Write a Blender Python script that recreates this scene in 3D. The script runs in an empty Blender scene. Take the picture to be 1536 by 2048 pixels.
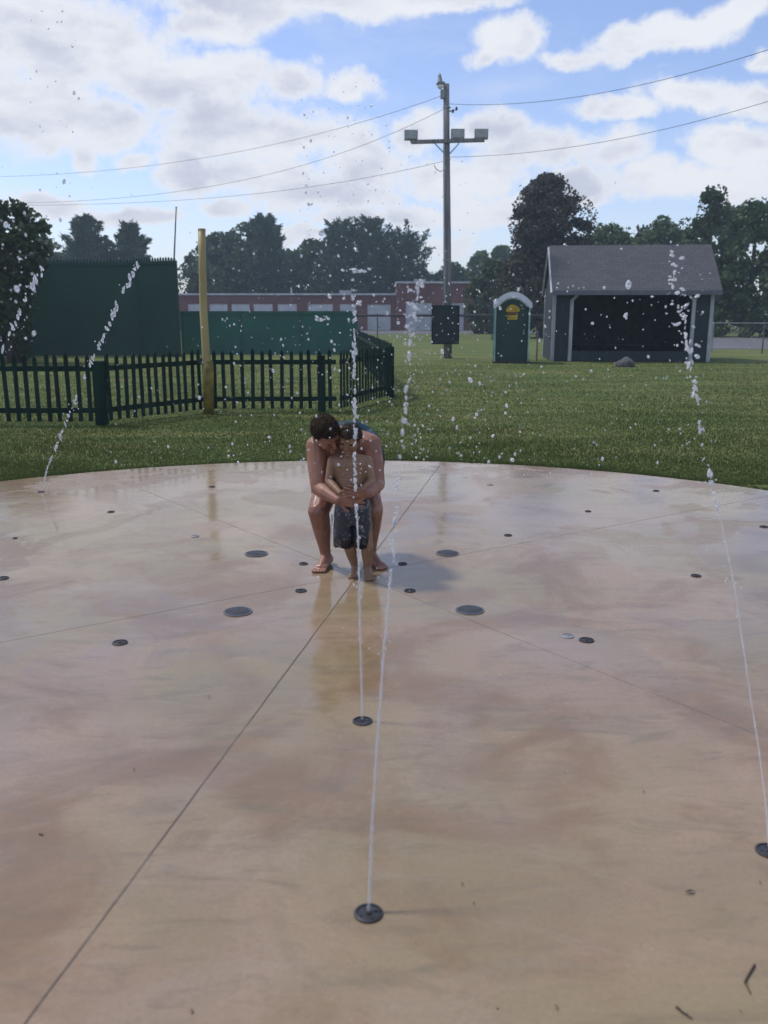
import bpy, bmesh, math, random
import numpy as np
from mathutils import Vector, Matrix, Euler
random.seed(7); rng = np.random.default_rng(7)
scene = bpy.context.scene
COL = scene.collection
R = math.radians
# ------------------------------------------------------------------ camera model
F = 1750.0; HC = 1.60
PITCH = math.atan(396.0/F)
CP, SP = math.cos(PITCH), math.sin(PITCH)
def ray(px, py):
    cx, cy = (px-768)/F, (1024-py)/F
    return Vector((cx, CP+cy*SP, -SP+cy*CP))
def G(px, py, z=0.0):                       # point of the ground seen there
    d = ray(px, py); t = (z-HC)/d.z
    return Vector((d.x*t, d.y*t, z))
def P(px, py, Y):                           # point at real distance Y
    d = ray(px, py); t = Y/d.y
    return Vector((d.x*t, Y, HC+d.z*t))
cam = bpy.data.cameras.new('camera'); co = bpy.data.objects.new('camera', cam); COL.objects.link(co)
co.location = (0, 0, HC); co.rotation_euler = (math.pi/2-PITCH, 0, 0)
cam.sensor_fit = 'VERTICAL'; cam.sensor_height = 24; cam.lens = F/2048*24
cam.clip_end = 2000; cam.clip_start = 0.05
cam.dof.use_dof = True; cam.dof.focus_distance = 7.0; cam.dof.aperture_fstop = 2.0
scene.camera = co
scene.render.resolution_x, scene.render.resolution_y = 768, 1024
# ------------------------------------------------------------------ helpers
def tag(o, label=None, cat=None, group=None, kind=None):
    if label: o['label'] = label
    if cat: o['category'] = cat
    if group: o['group'] = group
    if kind: o['kind'] = kind
    return o
def empty(name, loc, rz=0.0, label=None, cat=None, group=None):
    o = bpy.data.objects.new(name, None); COL.objects.link(o)
    o.location = loc; o.rotation_euler = (0, 0, rz); o.empty_display_size = .1
    return tag(o, label, cat, group)
def link(name, me, mat=None, parent=None, smooth=False):
    if mat:
        me.materials.clear(); me.materials.append(mat)
    if smooth:
        me.polygons.foreach_set('use_smooth', [True]*len(me.polygons))
    o = bpy.data.objects.new(name, me); COL.objects.link(o)
    if parent: o.parent = parent
    return o
class MB:
    """collects shapes of ONE part"""
    def __init__(s): s.bm = bmesh.new()
    def box(s, c, size, rot=None, bev=0.0):
        t = bmesh.new(); bmesh.ops.create_cube(t, size=1)
        bmesh.ops.scale(t, vec=size, verts=t.verts)
        if bev: bmesh.ops.bevel(t, geom=t.edges[:], offset=bev, segments=2, affect='EDGES')
        m = Matrix.Translation(c) @ (rot.to_4x4() if rot else Matrix())
        bmesh.ops.transform(t, matrix=m, verts=t.verts); s.add(t); return s
    def add(s, t):
        me = bpy.data.meshes.new('t'); t.to_mesh(me); t.free(); s.bm.from_mesh(me); bpy.data.meshes.remove(me)
    def cyl(s, a, b, r1, r2=None, n=12):
        a, b = Vector(a), Vector(b); r2 = r1 if r2 is None else r2
        t = bmesh.new(); L = (b-a).length
        bmesh.ops.create_cone(t, cap_ends=True, segments=n, radius1=r1, radius2=max(r2, 1e-5), depth=L)
        q = (b-a).to_track_quat('Z', 'Y')
        bmesh.ops.transform(t, matrix=Matrix.Translation((a+b)/2) @ q.to_matrix().to_4x4(), verts=t.verts); s.add(t); return s
    def tube(s, pts, rad, n=8):
        pts = [Vector(p) for p in pts]
        if not hasattr(rad, '__len__'): rad = [rad]*len(pts)
        rings = []
        prev = None
        for i, p in enumerate(pts):
            d = (pts[min(i+1, len(pts)-1)]-pts[max(i-1, 0)]).normalized()
            if prev is None: u = d.orthogonal().normalized()
            else: u = (prev-d*prev.dot(d)).normalized()
            prev = u; v = d.cross(u)
            rings.append([s.bm.verts.new(p+(u*math.cos(2*math.pi*k/n)+v*math.sin(2*math.pi*k/n))*rad[i]) for k in range(n)])
        for a, b in zip(rings, rings[1:]):
            for k in range(n): s.bm.faces.new((a[k], a[(k+1) % n], b[(k+1) % n], b[k]))
        s.bm.faces.new(rings[0][::-1]); s.bm.faces.new(rings[-1]); return s
    def prism(s, outline, y0, y1):          # outline in x,z ; extruded in y
        a = [s.bm.verts.new((x, y0, z)) for x, z in outline]; b = [s.bm.verts.new((x, y1, z)) for x, z in outline]
        s.bm.faces.new(a); s.bm.faces.new(b[::-1]); n = len(a)
        for k in range(n): s.bm.faces.new((a[k], b[k], b[(k+1) % n], a[(k+1) % n]))
        return s
    def prismz(s, outline, z0, z1):
        a = [s.bm.verts.new((x, y, z0)) for x, y in outline]; b = [s.bm.verts.new((x, y, z1)) for x, y in outline]
        s.bm.faces.new(a[::-1]); s.bm.faces.new(b); n = len(a)
        for k in range(n): s.bm.faces.new((a[(k+1) % n], b[(k+1) % n], b[k], a[k]))
        return s
    def quad(s, *v):
        s.bm.faces.new([s.bm.verts.new(p) for p in v]); return s
    def sph(s, c, r, sub=2, rot=None):
        t = bmesh.new(); bmesh.ops.create_icosphere(t, subdivisions=sub, radius=1)
        r = (r, r, r) if not hasattr(r, '__len__') else r
        bmesh.ops.scale(t, vec=r, verts=t.verts)
        bmesh.ops.transform(t, matrix=Matrix.Translation(c) @ (rot.to_4x4() if rot else Matrix()), verts=t.verts); s.add(t); return s
    def build(s, name, mat, parent=None, smooth=False):
        bmesh.ops.recalc_face_normals(s.bm, faces=s.bm.faces)
        me = bpy.data.meshes.new(name); s.bm.to_mesh(me); s.bm.free()
        return link(name, me, mat, parent, smooth)
def npmesh(name, V, Fq):
    me = bpy.data.meshes.new(name); V = np.asarray(V, dtype=np.float32); Fq = np.asarray(Fq, dtype=np.int32)
    k = Fq.shape[1]; n = len(Fq)
    me.vertices.add(len(V)); me.vertices.foreach_set('co', V.ravel())
    me.loops.add(n*k); me.loops.foreach_set('vertex_index', Fq.ravel())
    me.polygons.add(n); me.polygons.foreach_set('loop_start', np.arange(0, n*k, k, dtype=np.int32))
    me.polygons.foreach_set('loop_total', np.full(n, k, dtype=np.int32))
    me.update(calc_edges=True); return me
# ------------------------------------------------------------------ materials
class NT:
    def __init__(s, name):
        s.m = bpy.data.materials.new(name); s.m.use_nodes = True; s.t = s.m.node_tree; s.n = s.t.nodes; s.l = s.t.links
        s.b = s.n['Principled BSDF']
    def new(s, typ, **k):
        x = s.n.new(typ)
        for a, v in k.items(): setattr(x, a, v)
        return x
    def put(s, sock, v):
        if isinstance(v, bpy.types.NodeSocket): s.l.new(v, sock)
        else:
            if hasattr(v, '__len__') and len(v) == 3 and sock.type == 'RGBA': v = (*v, 1)
            sock.default_value = v
    def coord(s, kind='Object'): return s.new('ShaderNodeTexCoord').outputs[kind]
    def math(s, op, a, b=0.0, c=0.0, clamp=False):
        x = s.new('ShaderNodeMath', operation=op); x.use_clamp = clamp
        s.put(x.inputs[0], a); s.put(x.inputs[1], b); s.put(x.inputs[2], c); return x.outputs[0]
    def vec(s, op, a, b=(0, 0, 0), c=None):
        x = s.new('ShaderNodeVectorMath', operation=op); s.put(x.inputs[0], a); s.put(x.inputs[1], b)
        if c is not None: s.put(x.inputs[2], c)
        return x.outputs['Value'] if op in ('LENGTH', 'DOT_PRODUCT', 'DISTANCE') else x.outputs[0]
    def noise(s, v, scale, detail=4, rough=.55, dist=0.0, out=0):
        x = s.new('ShaderNodeTexNoise'); s.put(x.inputs['Vector'], v); x.inputs['Scale'].default_value = scale
        x.inputs['Detail'].default_value = detail; x.inputs['Roughness'].default_value = rough; x.inputs['Distortion'].default_value = dist
        return x.outputs[out]
    def ramp(s, v, a, b, lo=0.0, hi=1.0, smooth=True):
        x = s.new('ShaderNodeMapRange'); x.interpolation_type = 'SMOOTHSTEP' if smooth else 'LINEAR'
        s.put(x.inputs[0], v); x.inputs[1].default_value = a; x.inputs[2].default_value = b; x.inputs[3].default_value = lo; x.inputs[4].default_value = hi
        return x.outputs[0]
    def mix(s, f, a, b, mode='MIX'):
        x = s.new('ShaderNodeMix', data_type='RGBA', blend_type=mode); s.put(x.inputs[0], f); s.put(x.inputs[6], a); s.put(x.inputs[7], b)
        return x.outputs[2]
    def bump(s, h, strength=.3, dist=.01):
        x = s.new('ShaderNodeBump'); x.inputs['Strength'].default_value = strength; x.inputs['Distance'].default_value = dist
        s.put(x.inputs['Height'], h); s.l.new(x.outputs[0], s.b.inputs['Normal'])
def sr(r, g, b):                            # sRGB 0-255 to linear
    return tuple(((c/255)/12.92 if c/255 < .04045 else ((c/255+.055)/1.055)**2.4) for c in (r, g, b))
def M(name, c1, c2=None, scale=4, rough=.6, detail=4, metallic=0.0, bump=0.0, bdist=.005, spec=.4, stretch=None, lo=.35, hi=.65):
    n = NT(name); v = n.coord()
    if stretch: v = n.vec('MULTIPLY', v, stretch)
    c2 = c2 or tuple(x*.7 for x in c1)
    f = n.noise(v, scale, detail); n.put(n.b.inputs['Base Color'], n.mix(n.ramp(f, lo, hi), c1, c2))
    n.put(n.b.inputs['Roughness'], rough); n.put(n.b.inputs['Metallic'], metallic); n.put(n.b.inputs['Specular IOR Level'], spec)
    if bump: n.bump(n.noise(v, scale*6, 3), bump, bdist)
    return n.m
def leafmat(name, a, b, trans=.25):
    n = NT(name); g = n.new('ShaderNodeNewGeometry').outputs['Random Per Island']
    big = n.noise(n.coord(), 1.1, 2)
    c = n.mix(g, a, b); c = n.mix(n.ramp(big, .35, .65, 0, .5), c, tuple(x*.7 for x in a))
    n.put(n.b.inputs['Base Color'], c); n.put(n.b.inputs['Roughness'], .7); n.put(n.b.inputs['Specular IOR Level'], .2)
    t = n.new('ShaderNodeBsdfTranslucent'); n.put(t.inputs[0], c)
    m = n.new('ShaderNodeMixShader'); m.inputs[0].default_value = trans
    n.l.new(n.b.outputs[0], m.inputs[1]); n.l.new(t.outputs[0], m.inputs[2])
    n.l.new(m.outputs[0], n.n['Material Output'].inputs[0]); return n.m
MAT = {}
MAT['bark'] = M('bark', (.07, .055, .045), (.035, .028, .022), 6, .9, bump=.6, stretch=(1, 1, .25))
MAT['leaf_dark'] = leafmat('leaf_dark', (.040, .068, .030), (.085, .125, .050))
MAT['leaf_mid'] = leafmat('leaf_mid', (.055, .095, .035), (.11, .165, .060))
MAT['leaf_light'] = leafmat('leaf_light', (.075, .12, .045), (.15, .20, .08))
MAT['leaf_red'] = leafmat('leaf_red', (.052, .048, .040), (.100, .095, .066))
MAT['needle'] = leafmat('needle', (.040, .072, .045), (.080, .125, .075), .15)
MAT['fence'] = M('fence_paint', sr(24, 50, 42), sr(16, 36, 31), 5, .75, spec=.15, bump=.2, stretch=(1, 1, .2))
MAT['yellow'] = M('yellow_pole_paint', sr(168, 152, 102), sr(146, 130, 84), 3, .5, stretch=(1, 1, .3))
MAT['yellow_old'] = M('yellow_sleeve_worn', sr(150, 128, 60), sr(105, 98, 52), 7, .7)
MAT['pole_wood'] = M('weathered_pole_wood', (.24, .23, .23), (.14, .135, .14), 5, .85, bump=.5, stretch=(3, 3, .15))
MAT['metal_grey'] = M('galvanised_metal', (.32, .33, .34), (.22, .23, .24), 6, .5, metallic=.3)
MAT['lamp_glass'] = M('floodlight_glass', (.36, .38, .39), (.28, .30, .31), 8, .25)
MAT['cable'] = M('black_cable', (.04, .04, .045), (.03, .03, .03), 6, .6)
MAT['board'] = M('dark_green_board', sr(30, 42, 44), sr(24, 34, 38), 3, .6)
MAT['potty'] = M('green_plastic', sr(12, 54, 44), sr(10, 45, 38), 2, .45)
MAT['potty_roof'] = M('pale_plastic', (.66, .68, .74), (.55, .57, .62), 3, .4)
MAT['potty_frame'] = M('green_grey_frame', sr(150, 185, 178), sr(120, 160, 152), 3, .5)
MAT['sticker'] = M('yellow_sticker', sr(190, 160, 25), sr(160, 130, 20), 5, .5)
MAT['sticker_brown'] = M('brown_sticker_band', sr(110, 70, 30), sr(90, 60, 25), 5, .5)
MAT['trim'] = M('pale_shed_trim', (.42, .43, .45), (.28, .29, .31), 4, .6, stretch=(1, 1, .3))
MAT['shed'] = M('shed_siding', sr(30, 46, 52), sr(22, 37, 43), 3, .75, stretch=(6, 6, .2))
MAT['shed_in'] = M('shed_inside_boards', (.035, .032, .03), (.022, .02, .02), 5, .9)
MAT['steel'] = M('dark_steel', (.06, .06, .062), (.035, .035, .036), 8, .5, metallic=.4)
MAT['twig'] = M('dry_twig', (.05, .035, .02), (.03, .02, .012), 30, .8)
MAT['dryleaf'] = M('dry_leaf', (.06, .045, .022), (.035, .025, .012), 40, .8)
MAT['rock'] = M('boulder_stone', (.12, .12, .12), (.06, .06, .06), 9, .9, bump=.8, bdist=.02)
MAT['concrete_kerb'] = M('soil_edge', (.10, .065, .035), (.06, .045, .025), 12, .9)

# shingles
n = NT('roof_shingles'); br = n.new('ShaderNodeTexBrick'); n.put(br.inputs['Vector'], n.coord('UV'))
br.inputs['Color1'].default_value = (.085, .088, .098, 1); br.inputs['Color2'].default_value = (.066, .069, .078, 1); br.inputs['Mortar'].default_value = (.038, .040, .050, 1)
br.inputs['Scale'].default_value = 1; br.inputs['Brick Width'].default_value = .3; br.inputs['Row Height'].default_value = .14; br.inputs['Mortar Size'].default_value = .008
n.put(n.b.inputs['Base Color'], br.outputs[0]); n.put(n.b.inputs['Roughness'], .9); MAT['shingle'] = n.m
# brick
n = NT('red_brick_wall'); br = n.new('ShaderNodeTexBrick'); v = n.coord(); sx = n.new('ShaderNodeSeparateXYZ'); n.l.new(v, sx.inputs[0])
cb = n.new('ShaderNodeCombineXYZ'); n.put(cb.inputs[0], n.math('ADD', sx.outputs[0], sx.outputs[1])); n.put(cb.inputs[1], sx.outputs[2]); n.put(br.inputs['Vector'], cb.outputs[0])
br.inputs['Color1'].default_value = (*sr(122, 70, 64), 1); br.inputs['Color2'].default_value = (*sr(98, 58, 54), 1); br.inputs['Mortar'].default_value = (*sr(120, 100, 95), 1)
br.inputs['Scale'].default_value = 1; br.inputs['Brick Width'].default_value = .22; br.inputs['Row Height'].default_value = .075; br.inputs['Mortar Size'].default_value = .006
big = n.noise(v, .35, 3)
n.put(n.b.inputs['Base Color'], n.mix(n.ramp(big, .35, .65, 0, .4), br.outputs[0], sr(84, 46, 50))); n.put(n.b.inputs['Roughness'], .85); MAT['brick'] = n.m
MAT['bwhite'] = M('painted_panel', (.55, .57, .60), (.45, .47, .50), 1.2, .5)
MAT['roofedge'] = M('pale_roof_edge', (.55, .56, .58), (.42, .43, .45), 2, .5)
# green windscreen walls
def wallmat(name, a, b, boards):
    n = NT(name); v = n.coord(); sx = n.new('ShaderNodeSeparateXYZ'); n.l.new(v, sx.inputs[0])
    c = n.mix(n.ramp(n.noise(v, .5, 4), .3, .7), a, b)
    w = n.math('FRACT', n.math('MULTIPLY', n.math('ADD', sx.outputs[0], sx.outputs[1]), 1/boards)); e = n.ramp(n.math('ABSOLUTE', n.math('SUBTRACT', w, .5)), .44, .5)
    c = n.mix(n.math('MULTIPLY', e, .45), c, tuple(x*.4 for x in a)); n.put(n.b.inputs['Base Color'], c); n.put(n.b.inputs['Roughness'], .75)
    n.bump(n.math('SUBTRACT', 1.0, e), .5, .01); return n.m
MAT['tallwall'] = wallmat('dark_green_boards', sr(24, 66, 52), sr(19, 56, 46), .125)
MAT['shed'] = wallmat('shed_boards', sr(38, 52, 54), sr(30, 43, 46), .2)
MAT['lowwall'] = wallmat('green_windscreen', sr(44, 98, 84), sr(37, 86, 76), 2.4)

# ------------------------------------------------------------------ splash pad geometry facts
def line_int(a, b, c, d):
    A = np.array([[b.x-a.x, -(d.x-c.x)], [b.y-a.y, -(d.y-c.y)]]); t = np.linalg.solve(A, [c.x-a.x, c.y-a.y])[0]
    return Vector((a.x+(b.x-a.x)*t, a.y+(b.y-a.y)*t, 0))
L1 = (G(50, 2048), G(880, 930)); L3 = (G(210, 950), G(1480, 1455)); L2 = (G(0, 1285), G(1470, 1005))
CEN = line_int(*L1, *L3)
# circle through three rim points
def circ(a, b, c):
    A = np.array([[b.x-a.x, b.y-a.y], [c.x-a.x, c.y-a.y]])*2
    o = np.linalg.solve(A, [b.x**2+b.y**2-a.x**2-a.y**2, c.x**2+c.y**2-a.x**2-a.y**2])
    return o, math.hypot(a.x-o[0], a.y-o[1])
(PC, PR) = circ(G(0, 963), G(740, 921), G(1536, 981))
print('pad centre', PC, 'r', PR, 'joint centre', CEN)

n = NT('wet_tan_concrete'); v = n.coord()
c = n.mix(n.ramp(n.noise(v, .55, 4, .55, .5), .38, .62), (.322, .226, .146), (.262, .204, .108))
c = n.mix(n.ramp(n.noise(n.vec('ADD', v, (11, 3, 0)), 1.3, 5, .6, .8), .44, .62, 0, .80), c, (.215, .130, .066))
c = n.mix(n.ramp(n.noise(n.vec('ADD', v, (31, 8, 0)), .8, 5, .6, .6), .50, .70, 0, .55), c, (.330, .260, .200))
c = n.mix(n.ramp(n.noise(n.vec('MULTIPLY', v, (1, 3.2, 1)), 2.6, 6, .65, 1.2), .48, .70, 0, .5), c, (.165, .132, .082))
c = n.mix(n.ramp(n.noise(v, 55, 4, .7), .35, .75, 0, .22), c, (.12, .10, .08))
c = n.mix(n.ramp(n.noise(v, 9, 6, .7), .62, .8, 0, .25), c, (.11, .09, .065))
hts = None
for (a, b), w, s_ in ((L1, .0032, .85), (L2, .0030, .50), (L3, .0028, .42)):
    d = (b-a).normalized(); nx, ny = -d.y, d.x; off = -(nx*a.x+ny*a.y)
    wob = n.math('MULTIPLY', n.math('SUBTRACT', n.noise(v, 3.0, 3), .5), .010)
    dist = n.math('ABSOLUTE', n.math('ADD', n.math('ADD', n.vec('DOT_PRODUCT', v, (nx, ny, 0)), off), wob))
    k = n.math('MULTIPLY', n.ramp(dist, w*.6, w*1.9, 1, 0), s_)
    k = n.math('MULTIPLY', k, n.ramp(n.noise(v, 2.3, 3), .3, .5, .55, 1))
    c = n.mix(k, c, (.035, .027, .02)); hts = k if hts is None else n.math('MAXIMUM', hts, k)
n.put(n.b.inputs['Base Color'], c)
wet = n.noise(n.vec('ADD', v, (5, 17, 0)), 1.1, 7, .62, .9)
pud = n.ramp(wet, .47, .52)                      # thin puddles with an irregular edge
c = n.mix(n.math('MULTIPLY', pud, .12), c, (.15, .115, .075))
arc = n.noise(n.vec('MULTIPLY', n.vec('ADD', v, n.vec('MULTIPLY', n.noise(v, .8, 2, out=1), (1.2, 1.2, 0))), (1.0, 7.0, 1)), 2.4, 5, .65)
c = n.mix(n.ramp(arc, .50, .72, 0, .13), c, (.36, .30, .25))
n.put(n.b.inputs['Base Color'], n.mix(n.ramp(n.noise(v, 190, 2, .7), .55, .8, 0, .30), c, (.12, .095, .07)))
r_ = n.ramp(pud, 0, 1, .24, .11)
r_ = n.math('ADD', r_, n.ramp(n.noise(v, 30, 3), .4, .8, 0, .05))
r_ = n.math('ADD', r_, n.math('MULTIPLY', hts, .4))
n.put(n.b.inputs['Roughness'], r_); n.put(n.b.inputs['IOR'], 1.46); n.put(n.b.inputs['Specular IOR Level'], .5)
hh = n.math('SUBTRACT', n.math('ADD', n.math('MULTIPLY', n.noise(v, 4.5, 3, .5), 1.0), n.math('MULTIPLY', n.noise(v, 26, 2, .5), .10)), n.math('MULTIPLY', hts, 1.2))
n.bump(hh, .22, .006)
MAT['pad'] = n.m
m = MB()
ol = [(PC[0]+PR*math.cos(t)*(1+.0012*math.sin(23*t)), PC[1]+PR*math.sin(t)*(1+.0012*math.cos(31*t))) for t in np.linspace(0, 2*math.pi, 256, endpoint=False)]
m.prismz(ol, -.10, 0.0)
tag(m.build('splash_pad', MAT['pad']), 'round tan concrete splash pad, wet and shiny', kind='structure')
m = MB(); rim = []
for t in np.linspace(0, 2*math.pi, 400, endpoint=False):
    w = .018+.03*max(0, math.sin(t*9+1)*math.sin(t*21))+random.uniform(0, .012)
    rim.append(((PC[0]+(PR+.002)*math.cos(t), PC[1]+(PR+.002)*math.sin(t), -.008), (PC[0]+(PR+w)*math.cos(t), PC[1]+(PR+w)*math.sin(t), -.008)))
for k in range(len(rim)):
    a, b = rim[k], rim[(k+1) % len(rim)]; m.quad(a[0], b[0], b[1], a[1])
tag(m.build('soil_strip', MAT['concrete_kerb']), 'thin strip of bare soil round the pad edge', kind='structure')
# ground
n = NT('mown_grass'); v = n.coord()
c = n.mix(n.ramp(n.noise(v, .35, 5, .6), .35, .65), (.078, .112, .028), (.105, .130, .038))
c = n.mix(n.ramp(n.noise(n.vec('MULTIPLY', v, (.5, 1.6, 1)), .7, 5, .65), .48, .70, 0, .7), c, (.22, .175, .070))
c = n.mix(n.ramp(n.noise(v, 14, 5, .7), .4, .7, 0, .6), c, (.060, .095, .020))
c = n.mix(n.ramp(n.noise(n.vec('MULTIPLY', v, (.15, 1.2, 1)), 1.1, 3, .5), .45, .6, 0, .35), c, (.20, .22, .075))
n.put(n.b.inputs['Base Color'], c); n.put(n.b.inputs['Roughness'], .9); n.put(n.b.inputs['Specular IOR Level'], .15)
n.bump(n.noise(v, 22, 5, .7), .8, .03); MAT['grass'] = n.m
m = MB(); m.quad((-220, -40, -.012), (220, -40, -.012), (220, 360, -.012), (-220, 360, -.012))
tag(m.build('lawn_ground', MAT['grass']), 'mown green lawn around and beyond the splash pad', kind='structure')
MAT['asphalt'] = M('asphalt', (.13, .13, .14), (.10, .10, .11), .6, .8)
m = MB(); m.quad((-70, 74, -.006), (20, 74, -.006), (20, 88.9, -.006), (-70, 88.9, -.006))
tag(m.build('parking_lot', MAT['asphalt']), 'grey asphalt in front of the brick building', kind='structure')
m = MB(); m.quad((15, 42, -.004), (110, 42, -.004), (110, 62, -.004), (20.5, 62, -.004))
tag(m.build('road', MAT['asphalt']), 'grey asphalt road behind the wire fence on the right', kind='structure')
# grass blades (stuff)
def blades(N):
    # density falls with distance
    u = rng.random(N); Y = 1/(1/8.3+(1/30-1/8.3)*u**1.15)
    X = (rng.random(N)*2-1)*(Y*.47+.3)
    an = np.arctan2(Y-PC[1], X-PC[0]); k = np.hypot(X-PC[0], Y-PC[1]) > PR+.030+.02*np.sin(an*53)*np.sin(an*17)
    return X[k], Y[k]
X, Y = blades(230000)
th = rng.random(26000)*2*math.pi; rr = PR+.020+.020*np.sin(th*37)*np.sin(th*11)+rng.random(26000)**1.5*.14
X = np.concatenate([X, PC[0]+rr*np.cos(th)]); Y = np.concatenate([Y, PC[1]+rr*np.sin(th)])
k = Y > 6.5; X, Y = X[k], Y[k]; N = len(X)
pat = .75+.5*np.sin(X*1.7+np.sin(Y*1.3)*2)*np.sin(Y*2.1+X*.6)
hgt = (.008+rng.random(N)*.013)*pat.clip(.5, 1.3); wd = .0022+Y*.00032; a = rng.random(N)*math.pi*2
lean = rng.normal(0, .012, (N, 2))
V = np.zeros((N, 3, 3)); V[:, 0] = np.stack([X-np.cos(a)*wd, Y-np.sin(a)*wd, np.full(N, -.014)], 1); V[:, 1] = np.stack([X+np.cos(a)*wd, Y+np.sin(a)*wd, np.full(N, -.014)], 1)
V[:, 2] = np.stack([X+lean[:, 0], Y+lean[:, 1], hgt], 1)
me = npmesh('grass', V.reshape(-1, 3), np.arange(N*3).reshape(-1, 3))
MAT['blade'] = leafmat('grass_blade', (.076, .108, .028), (.094, .118, .034), .35)
tag(link('grass', me, MAT['blade']), 'short blades of mown grass on the lawn', 'grass', kind='stuff')

# ------------------------------------------------------------------ nozzles and drains
def nozzle_mesh(r):
    parts = {}
    m = MB(); N = 40
    o = [(r*math.cos(2*math.pi*k/N), r*math.sin(2*math.pi*k/N)) for k in range(N)]
    i = [(r*.82*math.cos(2*math.pi*k/N), r*.82*math.sin(2*math.pi*k/N)) for k in range(N)]
    for k in range(N):
        j = (k+1) % N
        m.quad((*o[k], .0045), (*o[j], .0045), (*i[j], .0065), (*i[k], .0065)); m.quad((*o[k], -.003), (*o[j], -.003), (*o[j], .0045), (*o[k], .0045))
        m.quad((*i[k], .0065), (*i[j], .0065), (*i[j], .001), (*i[k], .001))
    return m
noz_src = {}
def make_nozzle(loc, label, wide=1.0, dark=True, name='spray_nozzle'):
    key = (wide, dark)
    t = empty(name, loc, random.random()*6, label, 'nozzle', 'spray nozzles set flush in the concrete')
    if key not in noz_src:
        r = .040*wide; mt = MAT['steel'] if dark else MAT['metal_grey']
        a = nozzle_mesh(r).build('ring', mt, t)
        b = MB(); b.cyl((0, 0, -.002), (0, 0, .003), r*.81, n=32); b.cyl((0, 0, .003), (0, 0, .008), r*.22, r*.18, n=16)
        for q in range(4):
            b.cyl((r*.55*math.cos(q*math.pi/2), r*.55*math.sin(q*math.pi/2), .003), (r*.55*math.cos(q*math.pi/2), r*.55*math.sin(q*math.pi/2), .005), r*.08, n=8)
        c = b.build('cap', mt, t); noz_src[key] = (a, c)
    else:
        for s in noz_src[key]:
            c = s.copy(); COL.objects.link(c); c.parent = t
    return t
NZ = [((737, 1828), 'dark nozzle closest to the camera, feeding the nearest thin water jet', 1.0),
      ((725, 1443), 'dark nozzle feeding the beaded central jet in front of the two people', 1.0),
      ((1538, 1703), 'dark nozzle cut by the right edge of the photo, low down', 1.0),
      ((240, 1286), 'nozzle left of the nearer left round drain, near the faint left joint', .95),
      ((1173, 1281), 'dark nozzle on the right, just right of a paler cap', .95),
      ((602, 1182), 'small nozzle left of the boy, between the two left drains and the diagonal joint', .85),
      ((820, 1182), 'small nozzle in front of the shadow, right of the boy\'s feet', .85),
      ((607, 1128), 'small nozzle beside the adult\'s left foot in the picture', .75),
      ((805, 1128), 'small nozzle lying in the bluish shadow of the people', .75),
      ((390, 1073), 'pale small nozzle below the reflection of the yellow pole', .75),
      ((1016, 1071), 'small dark nozzle behind and right of the farther right drain', .75),
      ((222, 1024), 'small dark nozzle far left, second from the grass edge', .75),
      ((82, 984), 'small nozzle near the grass at far left, under the left arcing jet', .75),
      ((424, 974), 'nozzle sitting on the yellow pole reflection near the lawn edge', .75),
      ((1176, 1023), 'small nozzle on the far right part, between the right drain and lawn', .65),
      ((1312, 982), 'small nozzle near the lawn edge on the right', .75),
      ((1392, 1152), 'nozzle alone on the middle right of the pad', .8),
      ((1528, 1054), 'nozzle cut by the right edge of the photo, far back', .85),
      ((5, 1157), 'nozzle cut by the left edge of the photo', .95),
      ((30, 1077), 'tiny nozzle near the left edge, behind the cut one', .45),
      ((980, 970), 'faint nozzle behind the people to the right, close to the lawn', .8)]
NPOS = {}
for (p, lb, w) in NZ:
    g = G(*p); NPOS[p] = g; make_nozzle(g, lb, w, dark=(p not in ((390, 1073), (980, 970))))
g = G(1135, 1273); t = make_nozzle(g, 'pale worn cap just left of a dark nozzle on the right', .8, False); 
def make_drain(loc, label, src=[]):
    t = empty('floor_drain', loc, random.random(), label, 'drain', 'round drain grates around the pad centre')
    if not src:
        r = .080; m = MB(); N = 48
        for k in range(N):
            a0, a1 = 2*math.pi*k/N, 2*math.pi*(k+1)/N
            c0, s0, c1, s1 = math.cos(a0), math.sin(a0), math.cos(a1), math.sin(a1)
            m.quad((r*c0, r*s0, .001), (r*c1, r*s1, .001), (r*.98*c1, r*.98*s1, .006), (r*.98*c0, r*.98*s0, .006)); m.quad((r*.98*c0, r*.98*s0, .006), (r*.98*c1, r*.98*s1, .006), (r*.86*c1, r*.86*s1, .006), (r*.86*c0, r*.86*s0, .006))
            m.quad((r*.86*c0, r*.86*s0, .006), (r*.86*c1, r*.86*s1, .006), (r*.86*c1, r*.86*s1, .001), (r*.86*c0, r*.86*s0, .001))
        a = m.build('rim', MAT['steel'], t)
        m = MB()
        for k in range(-5, 6):
            y = k*.0125; h = math.sqrt(max(0, (r*.86)**2-y*y)); m.box((0, y, .0035), (2*h, .0045, .004)); m.box((y, 0, .0030), (.0025, 2*h, .003))
        b = m.build('grate', MAT['steel'], t)
        m = MB(); m.cyl((0, 0, .0005), (0, 0, .0015), r*.86, n=40); c = m.build('hole_shade_disc', M('drain_hole_shade', (.006, .006, .007), (.004, .004, .004)), t); src.extend([a, b, c])  # thin near-black disc: shade of the open drain put into its colour
    else:
        for s in src:
            c = s.copy(); COL.objects.link(c); c.parent = t
MAT['steel'] = M('grate_steel', (.16, .16, .165), (.10, .10, .105), 8, .4, metallic=.4)
make_drain(G(513, 1108), 'round drain grate left of the people, the farther of the two left drains')
make_drain(G(895, 1107), 'round drain grate right of the people beside the shadow, the farther right drain')
make_drain(G(476, 1224), 'round drain grate left of the people, the nearer of the two left drains')
make_drain(G(940, 1221), 'round drain grate right of the people, the nearer of the two right drains')
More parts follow.
